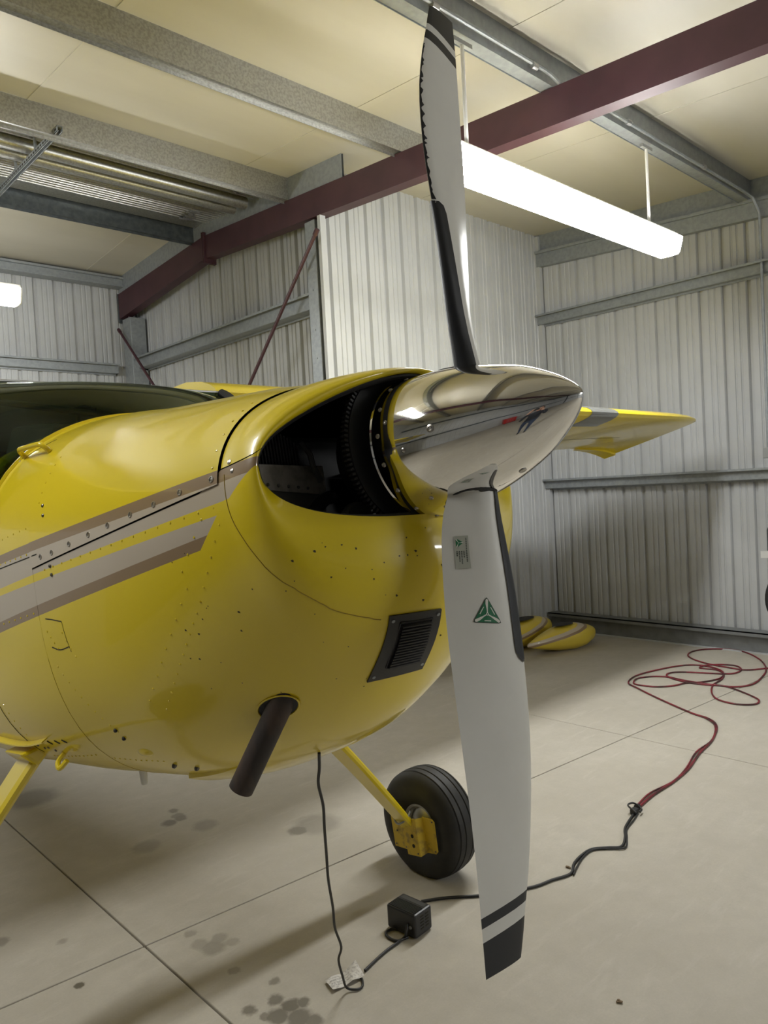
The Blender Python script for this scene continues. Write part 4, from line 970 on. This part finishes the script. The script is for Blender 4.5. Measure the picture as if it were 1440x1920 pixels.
# strip and lug where the near gear leg leaves the fuselage
b = MB(); R_ = []
for k in range(9):
    v = k / 8; q, n = snap(1.80 - .40 * v, -.52 + .02 * v, -.595 - .02 * math.sin(v * PI)); R_.append([q - n * .003, q + n * .020, q + n * .020 - Vector((0, 0, .004)), q - n * .003 - Vector((0, 0, .004))])
b.grid(R_, True); b.cap(R_[0]); b.cap(R_[-1]); b.build('leg_root_strip', M['yellow'], FU)
q, n = snap(1.40, -.46, -.66); b = MB(); b.tube(spline([q, q + n * .03, q + n * .035 + Vector((.02, 0, -.012)), q + n * .01 + Vector((.04, 0, -.01))]), .008, 8); b.build('tie_lug', M['yellow'], FU, smooth=True)
for k in range(4): stud(snap(1.52 - .03 * k, -.50 + .01 * k, -.635 - .01 * (k % 2)), .005, .003, M['fastener'], FU, 'screw')
for k in range(3): skinline([(1.42 - .05 * k, -.48, -.60), (1.40 - .05 * k, -.48, -.615)], .0025, M['seam'], FU, 'access_slot')

# ------------------------------------------------------------------ cables and small things on the floor
def cable(name, label, cat, pts, r, m, base, group=None, nspl=6, extra=None):
    t = thing(name, label, cat, base, group=group); b = MB()
    b.tube(spline([Vector(p) - Vector(base) for p in pts], nspl), r, 8); b.build('lead', m, t, smooth=True, sharp=0); return t
RED = [(3.577, 1.96, 0.008), (3.782, 1.976, 0.008), (4.011, 1.973, 0.008), (4.241, 1.99, 0.008), (4.531, 2.047, 0.008), (4.797, 2.082, 0.008), (5.081, 2.168, 0.008), (5.207, 2.273, 0.008), (5.258, 2.41, 0.008), (5.369, 2.614, 0.008), (5.504, 2.84, 0.008), (5.641, 3.047, 0.008), (5.747, 3.184, 0.008), (5.992, 3.24, 0.008), (6.296, 3.178, 0.008), (6.537, 3.077, 0.008), (6.627, 2.953, 0.008), (6.592, 2.796, 0.008), (6.478, 2.687, 0.008), (6.294, 2.643, 0.008), (6.116, 2.701, 0.008), (6, 2.8, 0.008), (5.855, 2.854, 0.008), (5.756, 2.958, 0.008), (5.734, 3.104, 0.008), (5.797, 3.162, 0.008), (5.92, 3.186, 0.008), (6.04, 3.117, 0.008), (6.098, 3, 0.008), (6.072, 2.863, 0.008), (6.064, 2.679, 0.008), (6.081, 2.513, 0.008), (6.001, 2.357, 0.008), (5.895, 2.211, 0.008), (5.818, 2.157, 0.008), (5.721, 2.16, 0.008), (5.657, 2.264, 0.008), (5.693, 2.41, 0.008), (5.828, 2.514, 0.008), (6.052, 2.601, 0.008), (6.275, 2.62, 0.008), (6.449, 2.676, 0.008), (6.545, 2.776, 0.008), (6.535, 2.881, 0.008), (6.544, 2.925, 0.008), (6.652, 2.916, 0.008), (6.752, 2.814, 0.008), (6.774, 2.697, 0.008), (6.676, 2.614, 0.008), (6.534, 2.605, 0.008), (6.457, 2.664, 0.008), (6.389, 2.819, 0.008), (6.319, 2.977, 0.008), (6.233, 3.049, 0.008), (6.133, 3.033, 0.008), (6.056, 2.918, 0.008), (6.024, 2.736, 0.008), (6.068, 2.579, 0.008), (6.112, 2.441, 0.008), (6.248, 2.367, 0.008), (6.475, 2.379, 0.008), (6.788, 2.447, 0.008), (7.081, 2.596, 0.008), (7.296, 2.785, 0.008), (7.373, 2.947, 0.008), (7.306, 3.125, 0.008), (7.146, 3.231, 0.008), (6.956, 3.217, 0.008), (6.809, 3.099, 0.008), (6.712, 2.909, 0.008), (6.68, 2.722, 0.008), (6.682, 2.571, 0.008), (6.839, 2.45, 0.008), (6.905, 2.386, 0.008)]
cr = cable('extension_cord', 'long dark red extension cord coiled in loops near the right wall', 'cord', RED, .0068, M['red_cable'], (3.577, 1.96, 0))
b = MB(); b.tube(spline([Vector(p) - Vector((3.577, 1.96, 0)) + Vector((.0, .012 + .012 * math.sin(k * 2.1), .001)) for k, p in enumerate(RED[:9])], 6), .0050, 8); b.build('second_strand', M['red_cable'], cr, smooth=True, sharp=0)
pd = (Vector(RED[0]) - Vector(RED[1])).normalized(); b = MB(); b.tube([Vector((0, 0, .012)) - pd * .02, Vector((0, 0, .014)), Vector((0, 0, .014)) + pd * .012], [.010, .018, .017], 10); b.build('socket', M['cable'], cr, smooth=True)
BLK = [(2.186, 2.214, 0.007), (2.264, 2.162, 0.007), (2.332, 2.102, 0.007), (2.365, 2.07, 0.007), (2.459, 2, 0.007), (2.553, 1.943, 0.007), (2.612, 1.915, 0.007), (2.686, 1.896, 0.007), (2.784, 1.864, 0.007), (2.865, 1.899, 0.007), (2.955, 1.915, 0.007), (3.039, 1.91, 0.007), (3.101, 1.861, 0.007), (3.15, 1.819, 0.007), (3.243, 1.851, 0.007), (3.329, 1.898, 0.007), (3.441, 1.929, 0.007), (3.517, 1.946, 0.007)]
base = Vector((2.186, 2.214, 0))
cb = cable('charger_mains_cord', 'thick black cord from the charger behind the lower blade to the red cord', 'cord', BLK, .0062, M['cable'], base)
b = MB(); b.tube(spline([Vector(p) - base + Vector((0, -.014 - .006 * math.sin(k * 1.7), 0)) for k, p in enumerate(BLK[8:])], 6), .0042, 8); b.build('second_strand', M['cable'], cb, smooth=True, sharp=0)
pp = Vector(BLK[-1]) - base; b = MB(); b.box(pp.x - .02, pp.x + .022, pp.y - .016, pp.y + .018, 0, .03); b.build('plug', M['cable'], cb, bevel=.006)
b = MB(); b.tube(spline([pp + Vector(v) for v in ((-.02, -.02, .012), (-.01, .03, .034), (.03, .02, .036), (.035, -.02, .015), (0, -.03, .012))], 6), .005, 8); b.build('cord_knot', M['cable'], cb, smooth=True, sharp=0)
# the black charger box
ch = thing('battery_charger', 'small black ribbed battery charger box on the floor beside the far wheel', 'charger', (2.026, 2.125, 0), Matrix.Rotation(math.radians(4), 3, 'Z'))
b = MB(); b.box(-.052, .052, -.075, .075, .004, .098); b.build('body', M['blkpaint'], ch, bevel=.008)
for k in range(9): b = MB(); b.box(-.046 + k * .0065, -.043 + k * .0065, -.066, .066, .0975, .101); b.build('vent_rib', M['blkpaint'], ch)
b = MB(); b.box(.018, .040, -.06, .06, .0975, .0988); b.build('top_plate', mat('charger_plate', (.05, .052, .055), .3), ch)
for k in range(5):
    for j in range(2): b = MB(); b.box(-.02 + j * .03, .0 + j * .03, -.0762, -.0745, .03 + k * .012, .034 + k * .012); b.build('side_slot', M['seam'], ch)
for x in (-.04, .04):
    for y in (-.06, .06): b = MB(); b.lathe([(0, 0), (0, .008), (.005, .008)], (x, y, 0), (0, 0, 1), 10); b.build('foot', M['blk'], ch)
b = MB(); b.lathe([(0, .007), (.004, .006), (.004, 0)], (-.052, -.05, .045), (-1, 0, 0), 12); b.build('indicator', M['grey_box'], ch)
# output lead: out of the box, a loop on the floor, then to the paper tag and up to the belly
HANG = [(1.158, 1.518, 1.097), (1.176, 1.544, 1.046), (1.194, 1.576, 0.99), (1.231, 1.609, 0.91), (1.263, 1.651, 0.827), (1.306, 1.705, 0.717), (1.352, 1.763, 0.599), (1.407, 1.82, 0.471), (1.451, 1.872, 0.362), (1.502, 1.91, 0.261), (1.523, 1.955, 0.186), (1.567, 1.995, 0.091), (1.604, 2.022, 0.018)]
base = Vector((1.96, 2.08, 0)); TG = [(1.721, 2.057, 0.006), (1.79, 2.072, 0.006), (1.857, 2.083, 0.006), (1.908, 2.086, 0.006), (1.959, 2.09, 0.006), (2.001, 2.111, 0.006), (2.023, 2.124, 0.006)]; LP = [(1.971, 2.081, 0.006), (1.926, 2.096, 0.006), (1.919, 2.14, 0.006), (1.936, 2.169, 0.006), (1.966, 2.167, 0.006), (1.982, 2.143, 0.006)]; HE = [(1.605, 1.996, 0.006), (1.635, 2.001, 0.006), (1.66, 2.002, 0.006), (1.682, 2.029, 0.006), (1.684, 2.045, 0.006)]
ol = cable('charger_output_lead', 'thin black lead rising from the paper tag to the yellow belly', 'lead', HANG + HE[1:], .0042, M['cable'], Vector((1.60, 2.0, 0)))
tl = thing('charger_loop_lead', 'short black lead looping beside the charger to the paper tag', 'lead', base)
b = MB(); b.tube(spline([Vector((1.974, 2.085, .055)) - base, Vector((1.955, 2.075, .03)) - base] + [Vector(p) - base for p in TG[::-1][2:]], 6), .0056, 8); b.build('lead', M['cable'], tl, smooth=True, sharp=0)
b = MB(); b.tube(spline([Vector(p) - base for p in LP] , 6), .005, 8); b.build('loop', M['cable'], tl, smooth=True, sharp=0)
tg = thing('paper_tag', 'crumpled white paper label lying on the floor under the thin lead', 'label', (1.64, 2.075, 0))
b = MB(); c4 = [Vector(p) for p in ((1.585, 2.12, .004), (1.57, 2.057, .006), (1.696, 2.031, .004), (1.715, 2.099, .012))]; rows = []
for i in range(13):
    u_ = i / 12; rows.append([(c4[0] * (1 - u_) + c4[3] * u_) * (1 - v_) + (c4[1] * (1 - u_) + c4[2] * u_) * v_ + Vector((0, 0, .004 + .005 * math.sin(u_ * 9 + v_ * 2) * (.5 + u_) + (.012 * max(0, u_ - .8) * 5))) - Vector((1.64, 2.075, 0)) for v_ in (0, .25, .5, .75, 1)])
b.grid(rows); b.build('sheet', M['paper'], tg, smooth=True, fix=False, sharp=0)
b = MB()
for i in range(9):
    for j in range(3):
        x0 = .08 + i * .07; p0 = [((c4[0] * (1 - u_) + c4[3] * u_) * (1 - v_) + (c4[1] * (1 - u_) + c4[2] * u_) * v_) + Vector((0, 0, .0047 + .005 * math.sin(u_ * 9 + v_ * 2) * (.5 + u_))) - Vector((1.64, 2.075, 0)) for u_, v_ in ((x0, .3 + j * .2), (x0 + .05, .3 + j * .2), (x0 + .05, .34 + j * .2), (x0, .34 + j * .2))]
        b.add(p0, [(0, 1, 2, 3)])
g = b.build('print', mat('faint_print', (.33, .32, .31), .7), tg, fix=False); g['kind'] = 'stuff'
# crumbs of dried mud
def crumb(x, y, r, label):
    t = thing('dirt_crumb', label, 'debris', (x, y, 0)); b = MB()
    for k in range(5):
        o = Vector((rnd.uniform(-.6, .6) * r, rnd.uniform(-.6, .6) * r, r * .3)); q = r * rnd.uniform(.35, .6)
        b.lathe([(-q * .6, 0), (-q * .5, q * .6), (0, q), (q * .5, q * .6), (q * .6, 0)], o, (rnd.random(), rnd.random(), 1), 6)
    b.build('clod', M['rust'], t)
crumb(2.188, 1.30, .013, 'brown clod of dirt alone on the floor below right of the blade tip')
crumb(2.835, 1.905, .014, 'brown crumb of dirt lying against the black cord')

# ------------------------------------------------------------------ wheel fairings in the corner
def fairing(loc, rz, L, W_, H_, label, tilt=0.):
    t = thing('wheel_fairing', label, 'fairing', loc, Matrix.Rotation(rz, 3, 'Z') @ Matrix.Rotation(tilt, 3, 'X'), group='wheel fairings on the floor')
    b = MB(); rows = []; n = 22
    tab = [(0, .02, .02), (.04, .30, .34), (.12, .62, .62), (.28, .95, .93), (.42, 1.0, 1.0), (.6, .84, .84), (.8, .48, .52), (.93, .2, .24), (1, .03, .05)]
    for i in range(n + 1):
        v = i / n; w_, h_ = lerp(tab, v); x = -L / 2 + L * v
        rows.append([(x, W_ / 2 * w_ * spow(math.cos(a), .9), max(.004, H_ * (.46 + .5 * h_ * spow(math.sin(a), .9)) if True else 0) * (1 if math.sin(a) > -.2 else .9)) for a in [2 * PI * k / 28 for k in range(28)]])
    b.grid(rows, True); b.cap(rows[0]); b.cap(rows[-1]); sh = b.build('shell', M['fair'], t, smooth=True, sharp=60)
    z0 = min(v.co.z for v in sh.data.vertices)
    for v in sh.data.vertices: v.co.z -= z0
    b = MB(); b.grid([[(-L * .02 + L * .13 * math.cos(a) * r, W_ * .22 * math.sin(a) * r, H_ * (.962 - .012 * abs(math.cos(a)) * r * r) - z0 + .004) for a in [2 * PI * k / 24 for k in range(24)]] for r in (.02, .6, 1.)], True); b.build('leg_opening', M['dark'], t, fix=False)
    return t
M['fair'] = mat('faded_yellow', (.64, .49, .05), .38, 0, .4)
_t = NT(M['fair']); _v, _x, _y, _z = _t.obj(); _h = _t.math('SUBTRACT', _z, _t.math('ADD', .165, _t.math('MULTIPLY', _x, -.16)))
_c = _t.mix(_t.math('MULTIPLY', _t.math('GREATER_THAN', _h, 0), _t.math('LESS_THAN', _h, .022)), (.64, .49, .05), BROWN); _c = _t.mix(_t.math('MULTIPLY', _t.math('GREATER_THAN', _h, .022), _t.math('LESS_THAN', _h, .05)), _c, CREAM); _t.l(_c, _t.b.inputs['Base Color'])
fairing((6.56, 4.36, 0), math.radians(172), 1.02, .36, .27, 'yellow wheel fairing with stripes lying in front, nose to the right wall')
fairing((6.50, 4.79, 0), math.radians(190), 1.25, .36, .30, 'yellow wheel fairing lying behind the striped one in the corner')

# ------------------------------------------------------------------ bicycle parked at the right edge
def bicycle():
    t = thing('bicycle', 'black bicycle on a low stand at the right picture edge, front wheel showing', 'bicycle', (7.05, 2.18, 0))
    R = .33; c = Vector((0, .0, .60)); dr = Vector((.42, -.90, 0)).normalized(); ax = Vector((dr.y, -dr.x, 0)); off = dr * .0
    b = MB(); b.lathe([(-.022, R - .03), (-.026, R - .012), (-.012, R), (.012, R), (.026, R - .012), (.022, R - .03), (-.022, R - .03)], c, ax, 48); w_ = b.build('front_wheel', M['blk'], t, smooth=True)
    b = MB(); b.lathe([(-.012, R - .045), (-.012, R - .028), (.012, R - .028), (.012, R - .045), (-.012, R - .045)], c, ax, 48); b.build('rim', M['blkpaint'], w_, smooth=True)
    b = MB(); b.lathe([(-.04, 0), (-.04, .02), (.04, .02), (.04, 0)], c, ax, 16); b.build('hub', M['galv_plain'], w_)
    for k in range(24):
        a = 2 * PI * k / 24; d_ = dr * math.cos(a) + Vector((0, 0, 1)) * math.sin(a); b = MB(); b.tube([c + d_ * .02 + ax * (.02 if k % 2 else -.02), c + d_ * (R - .04)], .0016, 5); b.build('spoke', M['alu'], w_)
    c2 = c + dr * 1.05; b = MB(); b.lathe([(-.022, R - .03), (-.026, R - .012), (-.012, R), (.012, R), (.026, R - .012), (.022, R - .03), (-.022, R - .03)], c2, ax, 48); b.build('rear_wheel', M['blk'], t, smooth=True)
    hd = c + dr * .16 + Vector((0, 0, .42)); seat = c + dr * .72 + Vector((0, 0, .45)); bb = c + dr * .58 + Vector((0, 0, -.05))
    for p, q, r in ((hd, bb, .022), (hd + Vector((0, 0, -.06)), seat, .018), (seat, bb, .018), (bb, c2, .012), (seat, c2, .01)):
        b = MB(); b.tube([p, q], r, 10); b.build('frame_tube', M['blkpaint'], t, smooth=True)
    for s_ in (-1, 1): b = MB(); b.tube(spline([hd, c + dr * .10 + ax * s_ * .05 + Vector((0, 0, .3)), c + ax * s_ * .05]), .014, 8); b.build('fork', M['blkpaint'], t, smooth=True)
    b = MB(); b.tube([hd + Vector((0, 0, .14)) - ax * .30, hd + Vector((0, 0, .16)), hd + Vector((0, 0, .14)) + ax * .30], .013, 8); b.build('handlebar', M['blkpaint'], t, smooth=True)
    b = MB(); b.tube([hd, hd + Vector((0, 0, .16))], .015, 8); b.build('stem', M['blkpaint'], t)
    b = MB(); b.hexa([seat + Vector((0, 0, .06 + z_)) + dr * x_ + ax * y_ for z_ in (0, .05) for x_, y_ in ((-.14, -.02), (-.14, .02), (.12, .07), (.12, -.07))]); b.build('saddle', M['blk'], t, bevel=.015)
    b = MB(); q = c - dr * .27 + Vector((0, 0, .50)); b.hexa([q + dr * x_ + ax * y_ + Vector((0, 0, z_)) for z_ in (-.16, .14) for x_, y_ in ((-.015, -.13), (-.015, .13), (.16, .13), (.16, -.13))]); b.build('front_bag', M['blk'], t, bevel=.03)
    b = MB(); b.tube(spline([hd + Vector((0, 0, .12)), hd - dr * .20 + Vector((0, 0, .12)), c - dr * .20 + Vector((0, 0, .52))]), .012, 8); b.build('bag_bracket', M['blkpaint'], t, smooth=True)
    q = c - dr * .32 + Vector((0, 0, .40)); b = MB(); b.hexa([q + dr * x_ + ax * y_ + Vector((0, 0, z_)) for z_ in (-.03, .03) for x_, y_ in ((-.03, -.008), (-.03, .008), (.06, .008), (.06, -.008))]); b.build('white_tag', M['white_plastic'], t)
    for cc in (c, c2):
        for s_ in (-1, 1):
            b = MB(); b.tube([cc + ax * s_ * .05, Vector((cc.x, cc.y, 0)) + ax * s_ * .22 + Vector((0, 0, .012))], .012, 8); b.build('stand_leg', M['blkpaint'], t)
    return t
bicycle()

# ------------------------------------------------------------------ behind the camera: what the spinner mirrors
tc = thing('tool_chest', 'red tool chest with drawers against the near end wall, mirrored in the spinner', 'tool chest', (XL + .35, -1.2, 0))
b = MB(); b.box(-.28, .28, -.6, .6, .12, 1.0); b.build('body', M['red'], tc, bevel=.01)
for k in range(5):
    b = MB(); b.box(.278, .295, -.57, .57, .17 + k * .16, .31 + k * .16); dw = b.build('drawer', M['red'], tc, bevel=.004)
    b = MB(); b.tube([(.31, -.4, .27 + k * .16), (.31, .4, .27 + k * .16)], .008, 8); b.build('handle', M['alu'], dw)
for x in (-.2, .2):
    for y in (-.5, .5): b = MB(); b.lathe([(-.02, 0), (-.02, .06), (.02, .06), (.02, 0)], (x, y, .06), (0, 1, 0), 16); b.build('caster', M['blk'], tc)
def barrel(x, y, label, m):
    t = thing('drum', label, 'drum', (x, y, 0)); b = MB()
    b.lathe([(0, 0), (0, .285), (.02, .29), (.28, .285), (.30, .297), (.32, .285), (.58, .285), (.60, .297), (.62, .285), (.86, .285), (.88, .292), (.88, .28), (.865, .27), (.865, 0)], (0, 0, 0), (0, 0, 1), 32); b.build('shell', m, t, smooth=True, sharp=30)
    b = MB(); b.lathe([(0, .03), (.012, .03), (.012, 0)], (.15, 0, .865), (0, 0, 1), 12); b.build('bung', M['galv_plain'], t)
barrel(XL + .5, .6, 'dark blue steel drum by the near end wall, mirrored in the spinner', mat('drum_blue', (.02, .04, .10), .4))
barrel(XL + .5, -3.1, 'red steel drum beside the tool chest, mirrored in the spinner', M['red'])

# the photographer, standing behind the camera
def person():
    fwd2 = Vector((.687, .727, 0)).normalized(); rt = Vector((fwd2.y, -fwd2.x, 0)); O = Vector((-.27, -.285, 0))
    t = thing('person', 'person in dark jacket and jeans holding a phone up, mirrored in the spinner', 'person', O, Matrix((rt, fwd2, Vector((0, 0, 1)))).transposed())
    vs = []; es = []; rr = []
    def chain(pts, start=None):
        prev = start
        for p, r in pts:
            vs.append(p); rr.append(r); i = len(vs) - 1
            if prev is not None: es.append((prev, i))
            prev = i
        return prev
    pel = chain([((0, -.04, .98), (.155, .11))])
    ch_ = chain([((0, -.05, 1.12), (.14, .10)), ((0, -.05, 1.28), (.155, .11)), ((0, -.05, 1.42), (.15, .10))], pel)
    chain([((0, -.035, 1.52), (.055, .055)), ((0, -.01, 1.585), (.06, .068)), ((0, .0, 1.66), (.078, .098)), ((0, .0, 1.74), (.072, .092)), ((0, -.005, 1.79), (.035, .045))], ch_)
    for s_ in (-1, 1):
        chain([((s_ * .19, -.05, 1.42), .055), ((s_ * .25, .03, 1.25), .047), ((s_ * .24, .10, 1.17), .042), ((s_ * .15, .20, 1.42), .036), ((s_ * .085, .26, 1.66), .028), ((s_ * .065, .275, 1.71), (.020, .038))], ch_)
        chain([((s_ * .10, -.04, .90), .095), ((s_ * .12, -.02, .52), .062), ((s_ * .13, -.05, .30), .058), ((s_ * .13, -.06, .10), .042), ((s_ * .135, .02, .05), .045), ((s_ * .14, .12, .035), .034)], pel)
    me = bpy.data.meshes.new('body'); me.from_pydata(vs, es, []); o = bpy.data.objects.new('body', me); C.objects.link(o); o.parent = t
    sk = o.modifiers.new('skin', 'SKIN'); sk.use_smooth_shade = True
    for v, r in zip(me.skin_vertices[0].data, rr): v.radius = r if isinstance(r, tuple) else (r, r)
    me.skin_vertices[0].data[0].use_root = True
    sb = o.modifiers.new('sub', 'SUBSURF'); sb.levels = 2; sb.render_levels = 2
    m = mat('clothes', (.02, .022, .03), .8); k = NT(m); v, x, y, z = k.obj()
    c = k.mix(k.math('LESS_THAN', z, .96), (.016, .018, .026), (.03, .045, .09)); c = k.mix(k.math('GREATER_THAN', z, 1.54), c, (.42, .24, .17)); c = k.mix(k.math('LESS_THAN', z, .085), c, (.015, .012, .01)); k.l(c, k.b.inputs['Base Color']); me.materials.append(m)
    hair = mat('hair', (.03, .02, .012), .6); skm = mat('skin', (.42, .24, .17), .5)
    b = MB(); b.grid([[(math.sin(a) * .083 * q, -.012 - math.cos(a) * .100 * q, 1.705 + .098 * h_) for a in [-2.2 + 4.4 * k_ / 16 for k_ in range(17)]] for q, h_ in ((.93, -.55), (1.0, -.2), (1.02, .2), (.92, .62), (.6, .95), (.05, 1.08))]); b.build('hair', hair, t, smooth=True, sharp=0)
    b = MB(); b.hexa([(x_, y_, z_) for z_, w_, e in ((1.665, .016, .118), (1.705, .008, .104)) for x_, y_ in ((-w_, .08), (w_, .08), (w_ * .6, e), (-w_ * .6, e))]); b.build('nose', skm, t, bevel=.004)
    for s_ in (-1, 1):
        b = MB(); b.lathe([(-.004, 0), (-.003, .006), (.0, .0075), (.003, .006), (.004, 0)], (s_ * .031, .086, 1.705), (0, 1, 0), 10); b.build('eye', mat('eye', (.6, .6, .6), .3), t)
        b = MB(); b.lathe([(-.006, .01), (0, .028), (.006, .02), (.006, 0)], (s_ * .080, -.005, 1.69), (s_, -.2, 0), 12); b.build('ear', skm, t, smooth=True)
        for j in range(4):
            z_ = 1.735 + .019 * j - .01; x0 = s_ * .060; b = MB(); b.tube([(s_ * .075, .285, z_ - .012), (s_ * .066, .318, z_), (s_ * .050, .345, z_ + .004), (s_ * .036, .352, z_ + .004)], [.009, .0085, .008, .0065], 8); b.build('finger', skm, t, smooth=True)
        b = MB(); b.tube([(s_ * .060, .275, 1.70), (s_ * .052, .30, 1.725), (s_ * .036, .325, 1.752)], [.011, .010, .008], 8); b.build('thumb', skm, t, smooth=True)
    b = MB(); b.box(-.030, .030, -.004, .0, .082, .088); b.v = []; b.f = []; b.m = []
    b.hexa([(-.034, .082, 1.665), (.034, .082, 1.665), (.030, .0865, 1.672), (-.030, .0865, 1.672), (-.020, .088, 1.648), (.020, .088, 1.648), (.018, .0905, 1.652), (-.018, .0905, 1.652)]); b.build('mouth', mat('lips', (.32, .13, .11), .5), t)
    return t
person()
ph = thing('phone', 'dark phone held up in front of the photographer, mirrored in the spinner', 'phone', (-.024, -.0255, 1.70), Matrix((Vector((.727, -.687, 0)), Vector((.687, .727, 0)), Vector((0, 0, 1)))).transposed())
b = MB(); b.box(-.038, .038, -.008, 0, -.02, .135); b.build('body', M['blkpaint'], ph, bevel=.004)
b = MB(); b.lathe([(0, .009), (.002, .009), (.002, 0)], (.018, 0, .112), (0, 1, 0), 16); b.build('camera_ring', M['alu'], ph)
